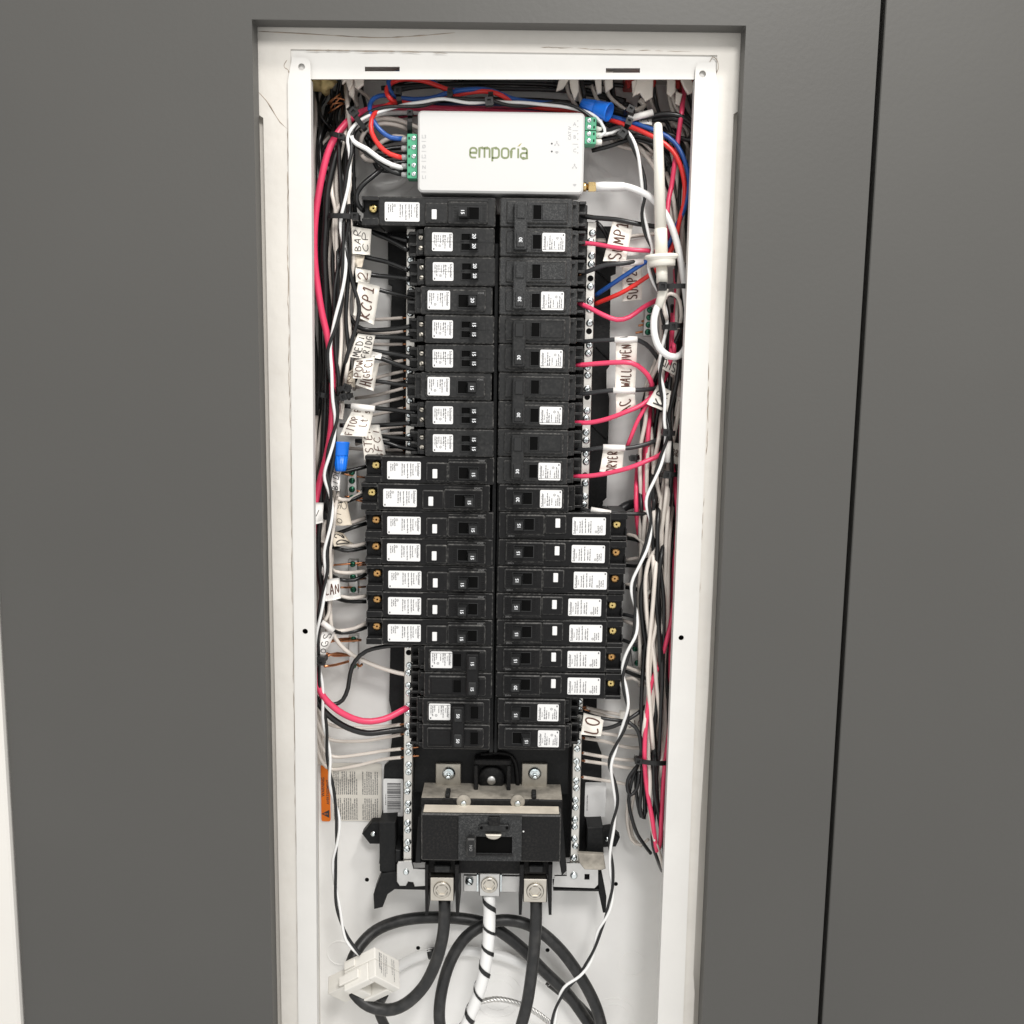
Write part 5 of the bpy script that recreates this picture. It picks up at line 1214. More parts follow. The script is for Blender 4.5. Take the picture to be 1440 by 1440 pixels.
for xs, Y in (([(440, 957), (500, 955), (540, 952), (580, 942), (610, 943), (660, 944), (720, 941), (770, 936), (820, 926), (870, 928), (930, 930), (990, 922), (1050, 920), (1110, 920), (1150, 927), (1200, 934)], .050),
              ([(680, 932), (730, 925), (780, 924), (830, 923), (880, 926), (930, 928), (980, 928)], .044),
              ([(620, 920), (680, 918), (730, 920), (780, 918), (830, 902), (880, 905), (920, 912), (960, 917), (1010, 919), (1070, 921), (1130, 925), (1180, 932), (1220, 937)], .052),
              ([(640, 897), (700, 901), (740, 905), (780, 908)], .060), ([(700, 946), (760, 946), (820, 936), (880, 934), (940, 936), (1000, 940), (1060, 938)], .056),
              ([(200, 960), (260, 970), (330, 966), (400, 962), (480, 962)], .078), ([(160, 950), (220, 962), (280, 966), (350, 960), (440, 950), (520, 946), (600, 930)], .074), ([(420, 935), (470, 942), (520, 936), (560, 932), (620, 922)], .068),
              ([(430, 945), (480, 950), (530, 944), (590, 936), (640, 928)], .064), ([(620, 905), (680, 910), (740, 912), (800, 916), (860, 920), (900, 924)], .066), ([(540, 948), (600, 950), (660, 952), (740, 948), (840, 942), (940, 942)], .072), ([(900, 908), (950, 918), (1000, 925), (1060, 930), (1120, 934), (1190, 938)], .060),
              ([(1080, 925), (1130, 920), (1180, 918), (1210, 925), (1224, 931)], .056)):
    vert(xs, Y, R12+.0006, 'w_black', RBL, GRB, .6, rr_)
for k in range(11):
    x = rr_.uniform(908, 944); ys = [rr_.uniform(640, 800)]
    while ys[-1] < 1060: ys.append(ys[-1]+rr_.uniform(38, 60))
    vert([(y, min(962-(y-100)*.0365, max(902, x+7*math.sin(y*.016+k*1.3)+rr_.uniform(-2, 2)-(y-800)*.02))) for y in ys], rr_.uniform(.044, .060), R12+.0004, 'w_white' if k % 3 else 'w_black', RWL if k % 3 else RBL, GRB, .6, rr_)
for k in range(22):
    x = rr_.uniform(912, 962); y0_ = rr_.choice([200, 380, 450, 560, 680, 760, 850]); ys = [y0_]
    while ys[-1] < min(1040, y0_+rr_.uniform(180, 380)): ys.append(ys[-1]+rr_.uniform(40, 65))
    m_ = rr_.choice(['w_white', 'w_white', 'w_black', 'w_black', 'w_grey', 'w_maroon'])
    lim = lambda y: 968-(y-100)*.0365
    vert([(y, min(lim(y), max(900 if y > 540 else 930, x+6*math.sin(y*.013+k)+rr_.uniform(-2, 2)-(y-400)*.03))) for y in ys], rr_.uniform(.056, .082), R12+.0004, m_, {'w_white': RWL, 'w_black': RBL, 'w_grey': 'dull white wire', 'w_maroon': 'dark red wire'}[m_], GRB, .6, rr_)
for xs, Y in (([(600, 912), (650, 912), (720, 914), (790, 905)], .075), ([(860, 938), (920, 935), (980, 938), (1040, 940)], .066), ([(440, 952), (500, 958), (560, 960), (620, 952)], .07)):
    vert(xs, Y, R12+.0005, 'w_char', 'grey-black wire', GRB, .6, rr_)
# wires in the dark top right corner
wire([(862, 158, .07), (885, 163, .064), (905, 166, .058), (930, 160, .054), (955, 163, .052), (972, 172, .054), (978, 190, .058), (974, 198, .06), (950, 192, .064), (935, 186, .066)], .06, .0021, 'w_black', 'black wire looping round the top right corner', n=10)
wire([(856, 152, .074), (880, 158, .07), (905, 170, .066), (935, 166, .062), (965, 172, .06), (978, 195, .064), (978, 240, .07)], .06, .0021, 'w_black', 'black wire curving down the top right corner', n=10)
for k in range(16):
    x0 = rr_.choice([800, 812, 845, 858, 900, 912, 945, 958])+rr_.uniform(-6, 6)
    wire([(x0, 98, .09), (x0+rr_.uniform(-5, 8), 130, rr_.uniform(.075, .1)), (x0+rr_.uniform(4, 22), 158, rr_.uniform(.075, .1)), (min(975, x0+rr_.uniform(20, 60)), 185, rr_.uniform(.075, .095)), (rr_.uniform(930, 972), 240, .085), (rr_.uniform(935, 972), 330, .085)], .09, R12+.0002, rr_.choice(['w_black', 'w_black', 'w_black', 'w_grey', 'w_char']), 'wire in the shadowed tangle at the top right corner', 'tangle in the top right corner')
for p in ([(838, 198, .072), (870, 192, .07), (895, 190, .07), (925, 200, .072)], [(832, 212, .078), (860, 205, .076), (890, 196, .074), (920, 205, .074), (945, 230, .076)], [(840, 190, .064), (862, 182, .062), (884, 176, .06)], [(835, 180, .07), (860, 172, .066), (890, 172, .066)]):
    wire(p, .07, .0020, 'w_black', 'black wire fanning out right of the green connector', 'dark wires right of the monitor', n=9)
for p in ([(852, 190, .078), (865, 203, .078), (890, 210, .08), (918, 218, .08)], [(885, 192, .076), (905, 200, .076), (918, 215, .078)], [(895, 162, .082), (920, 172, .082), (950, 178, .082)]):
    wire(p, .08, R12+.0002, 'w_grey', 'dull white wire curving below the right cable ties', 'dull white wires at top right', n=8)
# spare leads coiled at the lower right
for k, p in enumerate(([(897, 1075, .060), (888, 1100, .058), (884, 1125, .058), (888, 1150, .058), (896, 1172, .058), (906, 1188, .060), (915, 1200, .064)], [(898, 1075, .054), (886, 1090, .052), (882, 1105, .052), (887, 1118, .052), (896, 1108, .054), (899, 1085, .054)], [(903, 1075, .056), (902, 1110, .054), (900, 1135, .052), (904, 1150, .052), (907, 1145, .054), (906, 1100, .056)], [(894, 1080, .062), (895, 1115, .060), (902, 1148, .058), (908, 1140, .058), (910, 1100, .06)])):
    wire(p, .056, .0018, 'w_black', f'{["long", "small oval", "narrow", "hidden"][k]} black loop of spare lead hanging below the lower right tie', n=8)
for k, p in enumerate(([(884, 1120, .09), (882, 1150, .092), (888, 1180, .094), (900, 1188, .094), (912, 1180, .09)], [(898, 1090, .09), (888, 1140, .095), (890, 1175, .098), (902, 1190, .1)])):
    wire(p, .09, R12, 'w_white', 'pale wire loop hanging against the back at lower right', 'pale loops at lower right')
# loops beside the antenna base
wire([(938, 450, .044), (933, 430, .042), (938, 415, .042), (948, 414, .042), (956, 424, .044), (958, 445, .046), (955, 462, .05)], .04, .0017, 'w_white', 'off-white loop tied beside the antenna base', n=8)
wire([(934, 455, .048), (930, 432, .046), (936, 417, .046), (950, 416, .046), (959, 430, .046), (961, 450, .048), (955, 470, .05), (945, 490, .05)], .04, .0019, 'w_black', 'black loop tied beside the antenna base', n=8)
# ---- ground bars with green screws, bare copper grounds
GS = None
def ground_bar(x0, y0, x1, y1, Y, n, label, skip=()):
    a, c = P(x0, y0, Y), P(x1, y1, Y); w = .0048
    t = thing('ground_bar', label, 'ground bar', tuple(c)); L = -Vector(t.location)
    b = MB(); b.prism([(c.x-w, c.z-.004), (c.x+w, c.z-.004), (a.x+w, a.z+.004), (a.x-w, a.z+.004)], Y, Y+.009, c=.0006); o = b.build('bar', 'aluminium', t); o.location = L
    me = cached('gscrew', lambda: screw_mesh(.0030, .0022, 'green_screw'))
    for i in range(n):
        if i in skip: continue
        q = a.lerp(c, i/max(1, n-1)); s = link('green_screw', me, t); s.location = q+L+Vector((0, -.0001, 0)); s.rotation_euler = (0, random.uniform(0, 3), 0)
ground_bar(495, 664, 495, 700, .088, 4, 'upper left ground bar with green screws beside the BIDET tag')
ground_bar(496, 793, 497, 829, .090, 3, 'middle left ground bar with green screws beside the LAN tag')
ground_bar(497, 899, 497, 936, .090, 4, 'lower left ground bar with green screws and bright copper wires', {1, 2})
ground_bar(914, 436, 911, 467, .088, 4, 'right ground bar with green screws beside the SUMP 2 tag')
ground_bar(893, 912, 896, 932, .088, 2, 'small right ground bar with a green screw behind the bundle')
CG = 'bare copper ground wires'
def cop(p, label, r=.0010): wire(p, .085, r, 'copper', label, CG, n=6)
for p in ([(482, 666, .086), (493, 668, .088), (515, 672, .092)], [(502, 690, .088), (515, 694, .092)], [(485, 698, .086), (500, 700, .09), (515, 702, .092)], [(500, 703, .088), (515, 706, .092)]): cop(p, 'bare copper wire at the upper left ground bar')
for p in ([(466, 795, .08), (480, 794, .086), (515, 791, .092)], [(478, 826, .082), (495, 826, .09), (515, 825, .094)], [(502, 815, .09), (515, 813, .094)], [(502, 795, .09), (515, 794, .094)]): cop(p, 'bare copper wire at the middle left ground bar')
for p in ([(458, 899, .07), (478, 901, .08), (508, 900, .09)], [(455, 917, .07), (470, 922, .078), (492, 921, .09)], [(458, 923, .07), (475, 919, .078), (492, 922, .09)], [(456, 937, .07), (472, 935, .08), (490, 930, .09)], [(502, 934, .09), (506, 937, .088), (509, 934, .086)], [(462, 903, .072), (480, 899, .082), (495, 898, .09)]): cop(p, 'bright bare copper wire at the lower left ground bar', .0013)
for p in ([(894, 468, .09), (907, 466, .092)], [(898, 458, .09), (908, 456, .092)], [(904, 942, .088), (912, 944, .084)], [(903, 452, .088), (908, 450, .092)]): cop(p, 'short bare copper end at a right ground bar', .0012)
# ================================================================== service cables
RM = .0060
def big(pts, Y, r, m, label, n=16): return wire(pts, Y, r, m, label, 'service cables at the bottom', 'cable', n, name='service_cable')
big([(625, 1262, .062), (625, 1290, .058), (622, 1320, .054), (612, 1355, .050), (595, 1388, .048), (570, 1412, .047), (545, 1420, .048), (518, 1414, .050), (500, 1398, .054), (492, 1380, .062), (494, 1355, .074), (506, 1330, .086), (528, 1309, .096), (560, 1296, .100), (600, 1290, .102), (650, 1292, .102), (690, 1302, .100), (730, 1330, .098), (765, 1365, .096), (800, 1400, .094), (832, 1445, .092)], .06, RM, 'cable_black', 'thick black cable from the left lug looping through the white clamp')
big([(754, 1264, .062), (754, 1300, .058), (750, 1345, .054), (746, 1380, .052), (740, 1415, .050), (728, 1460, .048)], .06, RM, 'cable_black', 'thick black cable dropping straight from the right lug')
big([(624, 1470, .060), (618, 1430, .062), (622, 1390, .066), (634, 1350, .072), (655, 1318, .078), (684, 1299, .084), (715, 1294, .086), (750, 1304, .086), (785, 1332, .084), (815, 1372, .080), (838, 1415, .076), (850, 1460, .07)], .06, RM, 'cable_black', 'thick black cable arching behind the white cable at the bottom')
w0 = [(688, 1258, .064), (688, 1290, .060), (687, 1320, .058), (684, 1350, .056), (678, 1380, .055), (668, 1410, .055), (652, 1450, .055)]
nc = big(w0, .06, .0062, 'w_bright', 'thick white neutral cable wrapped with a black spiral stripe', 16)
def spiral(pts, Y, r, pitch_px, name, parent, ph=0.0, w=.0023, t0=0.0, t1=1.0):
    cl = spline(path(pts, Y), .002); org = Vector(parent.location); vs = []; L = 0; nx = Vector((0, -1, 0)); A = []
    for i, p in enumerate(cl):
        if i: L += (cl[i]-cl[i-1]).length
        tg = (cl[min(i+1, len(cl)-1)]-cl[max(i-1, 0)]).normalized(); nx = (nx-tg*nx.dot(tg)).normalized(); ny = tg.cross(nx)
        a = -2*math.pi*L/mm(pitch_px)+ph+.7*math.sin(L*61)
        A.append((p+(nx*math.cos(a)+ny*math.sin(a))*r-org, tg, nx*math.cos(a)+ny*math.sin(a)))
    b = MB(); m_ = len(A); A = A[int(m_*t0):int(m_*t1)]
    for i_, (p, tg, rd) in enumerate(A):
        w_ = w*(.65+.5*math.sin(i_*.11+1)**2); vs += [p+tg*w_+rd*.0002, p-tg*w_+rd*.0002]
    b.add(vs, [(2*i, 2*i+1, 2*i+3, 2*i+2) for i in range(len(A)-1)], True); return b.build(name, 'w_black', parent)
spiral(w0, .06, .0067, 36, 'spiral_stripe', nc, 2.2)
w1 = [(548, 1368, .106), (575, 1351, .108), (605, 1341, .109), (640, 1337, .109), (690, 1341, .109), (730, 1354, .108), (765, 1374, .106), (775, 1381, .105)]
wc = big(w1, .1, .0055, 'w_bright', 'white cable arc against the back plate behind the black loops', 14)
cl1 = spline(path(w1, .1), .002); org = Vector(wc.location)
for f0, f1 in ((.24, .30), (.955, .999)):
    seg = [p-org for p in cl1[int(len(cl1)*f0):int(len(cl1)*f1)]]
    b = MB(); b.tube(seg, .0057, 14); b.build('tape_band', 'w_black', wc)
big([(774, 1381, .105), (800, 1402, .103), (830, 1432, .10), (850, 1460, .098)], .1, .0058, 'cable_black', 'dusty black cable continuing from the white arc at the lower right')
big([(540, 1398, .085), (532, 1420, .09), (545, 1450, .095)], .09, .0050, 'cable_black', 'dark cable end below the white current clamp')
# bare stranded ground
gt = thing('ground_cable', 'bare twisted aluminium ground cable curving behind the right lug cable', 'cable', tuple(P(668, 1412, .09)))
cl = spline(path([(668, 1412, .09), (682, 1407, .088), (700, 1405, .086), (722, 1409, .084), (744, 1418, .082), (765, 1432, .08), (790, 1455, .08)], .085), .0015); org = Vector(gt.location)
for s_ in range(5):
    pts = []; L = 0; nx = Vector((0, -1, 0))
    for i, p in enumerate(cl):
        if i: L += (cl[i]-cl[i-1]).length
        tg = (cl[min(i+1, len(cl)-1)]-cl[max(i-1, 0)]).normalized(); nx = (nx-tg*nx.dot(tg)).normalized(); ny = tg.cross(nx)
        a = 2*math.pi*(L/.020+s_/5); pts.append(p+(nx*math.cos(a)+ny*math.sin(a))*.0018-org)
    b = MB(); b.tube(pts, .0012, 6); b.build('strand', 'aluminium', gt)
# ================================================================== handwritten wire tags
def wtag(quad, Y, lines, label, m='paper', pen='pen', sleeve=None, margin=(.08, .10), penw=.115, bend=.0024, fill=.78, name='wire_tag'):
    """quad: photograph corners in reading order TL,TR,BR,BL (x,y[,depth])"""
    Q = [P(p[0], p[1], p[2] if len(p) > 2 else Y) for p in quad]
    org = (Q[2]+Q[3])/2
    t = thing(name, label, 'wire tag', tuple(org)); Q = [q-org for q in Q]
    n = (Q[1]-Q[0]).cross(Q[3]-Q[0]).normalized()
    if n.y > 0: n = -n
    N = 8; vs = []; fs = []; ph = random.uniform(0, 6); kx = random.uniform(.5, 1.4)
    def bump_(u, v): return bend*(math.sin(u*math.pi*kx+ph*.2)-.5)+bend*.6*math.sin(v*5+u*2+ph)+bend*.35*math.sin(u*9+ph*2)*math.cos(v*4)
    for side in (0, 1):
        for i in range(N+1):
            for j in range(N+1):
                u, v = i/N, j/N
                p = (Q[0]*(1-u)+Q[1]*u)*(1-v)+(Q[3]*(1-u)+Q[2]*u)*v
                p = p+n*bump_(u, v)-n*(.00025*side)
                vs.append(p)
    M_ = (N+1)**2
    for i in range(N):
        for j in range(N):
            a = i*(N+1)+j; q = (a, a+1, a+N+2, a+N+1); fs.append(q); fs.append(tuple(M_+k for k in q[::-1]))
    ring = [j for j in range(N+1)]+[i*(N+1)+N for i in range(1, N+1)]+[N*(N+1)+j for j in range(N-1, -1, -1)]+[i*(N+1) for i in range(N-1, 0, -1)]
    for k in range(len(ring)): a, c_ = ring[k], ring[(k+1) % len(ring)]; fs.append((a, c_, M_+c_, M_+a))
    b = MB(); b.add(vs, fs, True); b.build('paper', m, t)
    if lines:
        b = MB(); write_on(b, Q, lines, n*.00035, pen=penw, margin=margin, fill=fill, warp=bump_); b.build('handwriting', pen, t)
    if sleeve:
        b = MB(); b.tube([P(x, y, d)-org for x, y, d in sleeve], .0029, 12); b.build('sleeve', 'paper_white', t)
    return t
def up(xl_t, xr_t, xr_b, xl_b):
    """corners left-top, right-top, right-bottom, left-bottom of a tag whose writing runs upwards -> reading order"""
    return [xl_b, xl_t, xr_t, xr_b]
wtag(up((495, 318), (523, 323), (520, 358), (496, 357)), .050, ['BAR', 'CP'], 'paper tag reading BAR CP below the top left breaker', pen='pen_black')
wtag(up((499, 358), (513, 359), (509, 376), (500, 376)), .054, [], 'small blank paper tag under the BAR CP tag', m='old_paper')
wtag(up((500, 376), (523, 381), (520, 398), (501, 397)), .052, ['2'], 'small paper tag with a single scrawled character above KCP1')
wtag(up((504, 395), (535, 403), (526, 457), (497, 443)), .048, ['KCP1'], 'slanted paper tag reading KCP1', margin=(.04, .12), fill=.62)
wtag(up((487, 522), (498, 517), (500, 545), (485, 541)), .060, ['M'], 'brownish tag tucked behind the POW GFCI tag', m='old_paper')
wtag(up((512, 512), (534, 510), (525, 550), (500, 541)), .054, ['HO  '], 'paper tag reading HO below the POW GFCI tag')
wtag(up((503, 469), (528, 472), (521, 506), (492, 502)), .049, ['MEDI', 'FRIDG'], 'paper tag reading MEDI FRIDG', pen='pen_black', margin=(.03, .06), penw=.12)
wtag(up((498, 507), (527, 500), (523, 533), (496, 532)), .046, ['POW', 'GFCI'], 'paper tag reading POW GFCI', margin=(.04, .06))
wtag([(520, 493, .05), (537, 497, .05), (536, 505, .05), (519, 502, .05)], .05, [], 'rolled blank tag end beside FRIDG', m='paper_white')
wtag(up((508, 597), (534, 597), (545, 650), (513, 650)), .056, ['ASTER', 'GFCI'], 'paper tag reading ASTER GFCI above the long breaker', margin=(.06, .06))
wtag(up((496, 573), (525, 576), (517, 614), (478, 612)), .048, ['F/TOP F', "  Lt's"], "paper tag reading F/TOP F Lt's", sleeve=[(494, 571, .049), (527, 575, .049)], margin=(.03, .1), fill=.7)
wtag([(477, 566, .05), (484, 568, .05), (482, 590, .05), (476, 588, .05)], .05, [], 'narrow blank tag edge by the left tie cluster', m='w_white')
wtag(up((466, 657), (479, 660), (478, 690), (466, 689)), .050, ['BIDE'], 'white tag reading BIDE under the blue wire nut', m='paper_white', pen='pen_black', margin=(.02, .1), fill=.8)
wtag([(437, 706), (454, 708), (453, 736), (437, 737)], .042, ['V'], 'white tag wrapped on the thick wires at the left edge', m='paper_white', pen='pen_black', margin=(.2, .3), bend=.003)
wtag(up((470, 705), (487, 706), (495, 738), (471, 739)), .058, ['OIS', '  ('], 'beige tag with a circled mark beside the second long left breaker', m='old_paper', pen='pen_black')
wtag(up((466, 748), (482, 750), (498, 766), (470, 768)), .058, ['D2'], 'folded beige tag beside the third long left breaker', m='old_paper', pen='pen_black')
wtag([(454, 730, .052), (462, 732, .052), (458, 765, .052), (451, 762, .052)], .052, [], 'pale strip of tag edge behind the twisted lead', m='w_white')
wtag([(455, 815), (477, 813), (479, 842), (458, 845)], .050, ['LAN'], 'white tag reading LAN on the left', m='paper_white', margin=(.02, .22), bend=.002)
wtag([(450, 793, .05), (459, 798, .05), (464, 812, .05), (452, 808, .05)], .05, [], 'folded end of the tag above LAN', m='paper_white')
wtag(up((452, 890), (471, 890), (457, 922), (449, 918)), .050, ['OGS'], 'white tag reading OGS at lower left', m='paper_white', pen='pen_black', margin=(.02, .1), sleeve=[(452, 875, .05), (469, 887, .052)])
wtag(up((863, 307), (892, 311), (880, 368), (848, 367)), .056, ['SUMP1'], 'slanted paper tag reading SUMP 1 below the coaxial cable', margin=(.02, .14), fill=.72)
wtag(up((875, 372), (903, 371), (903, 421), (875, 424)), .072, ['SUMP2 '], 'upright paper tag reading SUMP 2 behind red and blue wires', margin=(.02, .14), fill=.72, sleeve=[(871, 371, .0515), (904, 368, .056)])
wtag([(884, 338, .075), (915, 332, .075), (912, 358, .075), (882, 360, .075)], .075, [], 'blank white tag sheet behind the SUMP 1 pink wire', m='paper_white')
wtag(up((866, 476), (896, 475), (893, 546), (865, 545)), .053, ['WALL OVEN '], 'tall paper tag reading WALL OVEN', margin=(.02, .20), fill=.8, sleeve=[(864, 478, .050), (896, 477, .050)])
wtag(up((866, 551), (892, 551), (894, 572), (866, 590)), .053, ['AC '], 'paper tag reading AC', margin=(.02, .16), sleeve=[(862, 549, .050), (893, 549, .050)])
wtag(up((849, 628), (878, 628), (875, 664), (843, 663)), .053, ['DRYER '], 'paper tag reading DRYER', margin=(.01, .20), sleeve=[(848, 629, .050), (879, 630, .050)])
wtag(up((926, 541), (945, 550), (938, 580), (909, 568)), .046, ['KR'], 'slanted paper tag with half-hidden writing in the right bundle', pen='pen_black')
wtag(up((952, 556), (962, 560), (960, 590), (948, 585)), .055, ['2S'], 'narrow paper tag against the right flange', m='paper')
wtag([(952, 530, .055), (925, 515, .055), (932, 500, .055), (953, 510, .055)], .055, ['SUD'], 'upside-down paper tag under the white antenna cable', m='paper', pen='pen_black')
wtag([(946, 622), (958, 624), (957, 654), (945, 651)], .056, ['BRE'], 'paper tag reading BRE against the right flange', margin=(.02, .3), sleeve=[(940, 620, .044), (938, 650, .044)])
wtag([(831, 724, .052), (858, 729, .052), (858, 735, .056), (829, 731, .056)], .052, ['S'], 'folded white tag above the right run of long breakers', sleeve=[(831, 717, .0545), (859, 722, .052)])
wtag(up((821, 1003), (850, 1010), (845, 1035), (817, 1033)), .054, ['LO'], 'paper tag reading LO near the lowest right breakers', m='paper', bend=.002)
wtag([(871, 999), (906, 997), (906, 1024), (873, 1025)], .078, ['', 'OSIC'], 'paper tag with writing behind the crossing black wires', m='paper', margin=(.1, .08))
wtag([(909, 830, .054), (918, 828, .054), (919, 856, .054), (914, 858, .054)], .054, ['O'], 'small folded tag between the right bundle wires', m='paper')
wtag([(899, 156, .06), (917, 160, .06), (917, 176, .06), (898, 174, .06)], .062, ['A'], 'white tag with an A behind the antenna tip', m='paper_white', pen='pen_black', sleeve=[(889, 166, .054), (918, 158, .054)])
# ================================================================== cable ties
def ctie(head, a, bnd, Y, label, ang=0.0, hs=.0052):
    """head px, a->bnd px ends of the visible band"""
    h = P(*head, Y); t = thing('cable_tie', label, 'cable tie', tuple(h))
    A, B = P(*a, Y)-h, P(*bnd, Y)-h
    mid = (A+B)/2+Vector((0, -.0025, 0))
    d = (B-A); d.y = 0; d = d.normalized(); sd = Vector((-d.z, 0, d.x))*.0022
    pts = spline([A+Vector((0, .010, 0)), A+Vector((0, .002, 0)), mid, B+Vector((0, .002, 0)), B+Vector((0, .010, 0))], .003)
    b = MB(); vs = []
    for p in pts: vs += [p+sd, p-sd, p-sd+Vector((0, .0012, 0)), p+sd+Vector((0, .0012, 0))]
    fs = []
    for i in range(len(pts)-1):
        for k in range(4): j = (k+1) % 4; fs.append((4*i+k, 4*i+j, 4*i+4+j, 4*i+4+k))
    b.add(vs, fs); b.build('band', 'tie', t)
    b = MB(); b.prism(rrect(-hs/2, hs/2, -hs/2, hs/2, .0008, 2), -.0050, .0014, holes=[[(-hs*.22, -hs*.25), (hs*.22, -hs*.25), (hs*.22, hs*.25), (-hs*.22, hs*.25)]])
    b.box(-hs*.22, hs*.22, -.003, .001, -hs*.25, hs*.25)
    o = b.build('head', 'tie', t); o.rotation_euler = (0, ang, 0)
ctie((498, 159), (489, 150), (512, 180), .040, 'cable tie on the thick pink wire left of the white box', .7, .0068)
ctie((481, 193), (464, 187), (484, 194), .041, 'cable tie across the thick pink and black wires at upper left', .2)
ctie((560, 129), (560, 128), (562, 146), .052, 'cable tie on the red and blue loops above the box', .1, .0064)
ctie((633, 133), (633, 122), (632, 136), .050, 'cable tie on the red and blue wires near the box top', .0, .0050)
ctie((688, 144), (690, 128), (690, 142), .046, 'cable tie on the wires above the emporia lettering', -.1, .0072)
ctie((577, 160), (577, 158), (576, 186), .056, 'upright cable tie beside the left green terminal block', .0, .0050)
ctie((500, 305), (461, 303), (504, 305), .037, 'cable tie across the left bundle beside the top left breaker', .0, .0064)
ctie((447, 555), (440, 552), (464, 558), .044, 'cable tie on the thick wires at mid left', .0, .0050)
ctie((488, 545), (472, 548), (492, 544), .036, 'upper tie of the black cluster at mid left', .4, .0066)
ctie((484, 558), (470, 562), (494, 556), .037, 'lower tie of the black cluster at mid left', -.3, .0064)
ctie((452, 928), (440, 929), (458, 927), .036, 'chunky black tie at lower left under the OGS tag', .0, .0080)
ctie((884, 172), (889, 158), (880, 182), .040, 'cable tie on the red and blue wires right of the box', .3, .0060)
ctie((875, 188), (868, 190), (884, 184), .039, 'lower cable tie right of the green connector', .6, .0072)
ctie((886, 155), (878, 158), (893, 153), .05, 'cable tie beside the blue wire nut at top right', .5, .0062)
ctie((931, 403), (928, 403), (966, 402), .026, 'cable tie under the antenna base reaching to the right flange', .0, .0074)
ctie((946, 459), (933, 460), (966, 457), .038, 'cable tie round the loops below the antenna', .0, .0072)
ctie((936, 608), (932, 607), (950, 610), .034, 'cable tie on the right bundle above the BRE tag', .1, .0064)
ctie((937, 667), (931, 668), (955, 667), .036, 'cable tie on the right bundle below the BRE tag', .1, .0066)
ctie((890, 644), (886, 645), (900, 643), .058, 'small cable tie beside the DRYER tag', .0, .0056)
ctie((897, 1068), (894, 1070), (941, 1074), .040, 'cable tie round the lower right bundle and spare leads', .2, .0062)
# ================================================================== blue wire nuts
def nut(p0, p1, Y0, Y1, label):
    a, c_ = P(*p0, Y0), P(*p1, Y1); t = thing('wire_nut', label, 'wire connector', tuple(a)); ax_ = c_-a; L = ax_.length
    b = MB(); b.lathe([(.0030, 0), (.0046, .0006), (.0052, L*.12), (.0066, L*.52)], 48, 'z', lobes=12, amp=.045)
    b.lathe([(.0067, L*.52), (.0070, L*.56), (.0080, L*.94), (.0084, L*.97), (.0082, L), (.0066, L), (.0060, L*.8)], 32, 'z'); o = b.build('shell', 'nut_blue', t); o.rotation_mode = 'QUATERNION'; o.rotation_quaternion = ax_.to_track_quat('Z', 'Y')
nut((818, 146), (857, 158), .062, .050, 'blue wire nut lying above the right green connector')
nut((479, 663), (479, 622), .046, .050, 'blue wire nut hanging in the left gutter above BIDE')
# ================================================================== cable sheath ends and fittings at the top
def sheath(poly, Y, label, group, m='sheath'):
    b = MB(); b.prism(pxpoly(poly, Y), Y, Y+.004, c=.0008); o = b.build('cable_sheath', m); return tag(o, label, 'cable sheath', group)
GSH = 'sheath ends at the top of the box'
ns_ = 0
for poly, Y in sorted((([(480, 100), (497, 100), (496, 118), (490, 127), (486, 114), (481, 118)], .072), ([(497, 100), (511, 100), (511, 118), (503, 125), (499, 122)], .070), ([(500, 100), (493, 100), (490, 132), (497, 140)], .076),
                ([(789, 100), (800, 100), (800, 112), (792, 124), (782, 128)], .082), ([(800, 100), (813, 100), (814, 128), (808, 142), (802, 122)], .080), ([(835, 100), (846, 100), (846, 130), (840, 132), (838, 120)], .080), ([(850, 100), (862, 100), (862, 122), (852, 130)], .078),
                ([(896, 112), (904, 100), (919, 112), (918, 136), (908, 142), (900, 130), (890, 135)], .070), ([(889, 114), (896, 110), (896, 124), (890, 132)], .072), ([(939, 104), (950, 104), (950, 128), (944, 136), (938, 130)], .074), ([(958, 112), (968, 106), (978, 120), (974, 130), (968, 132), (962, 122)], .070), ([(951, 128), (960, 132), (956, 148), (950, 146)], .076)), key=lambda t: sum(q[0] for q in t[0])/len(t[0])):
    Y -= .022
    sheath(poly, Y, f'torn beige sheath end, {TWELVE[ns_]} from the left along the top', GSH); ns_ += 1
wire([(899, 140, .074), (906, 148, .074), (896, 155, .07), (890, 153, .07)], .07, .0024, 'w_white', 'off-white conductor stub below the torn red fitting sheath', n=8)
wire([(890, 152, .072), (880, 146, .078), (872, 156, .074), (862, 160, .07)], .07, .0022, 'w_black', 'black conductor crossing beside the blue wire nut', n=8)
for p in ([(850, 112, .08), (856, 134, .078), (868, 146, .076), (884, 158, .068)], [(832, 120, .084), (838, 136, .082), (846, 150, .08)], [(862, 122, .082), (864, 138, .08), (872, 152, .078)], [(940, 130, .08), (944, 150, .078), (948, 158, .076)], [(945, 130, .074), (950, 150, .072), (958, 160, .07)]):
    wire(p, .08, R12+.0002, rr_.choice(['w_black', 'w_black', 'w_white']), 'conductor dropping from a sheath end at the top right', 'conductors below the sheath ends', n=8)
for (x0, x1), lb in (((880, 923), 'red plastic cable fitting at the top right behind the slot'), ((944, 977), 'red plastic cable fitting in the top right corner')):
    A = pr(x0, 104, x1, 118, .078); t = thing('cable_fitting', lb, 'cable fitting', ((A[0]+A[1])/2, .09, A[3]))
    O = -Vector(t.location)
    b = MB(); b.prism(rrect(A[0], A[1], A[2]-.001, A[3]+.008, .002), .078, .104, c=.001); o = b.build('collar', 'red_plastic', t); o.location = O
    for k in range(5):
        x = A[0]+(A[1]-A[0])*(k+.5)/5; b = MB(); b.box(x-.0014, x+.0014, .076, .080, A[2]-.0045, A[2]+.001, .0005); o = b.build('tooth', 'red_plastic', t); o.location = O
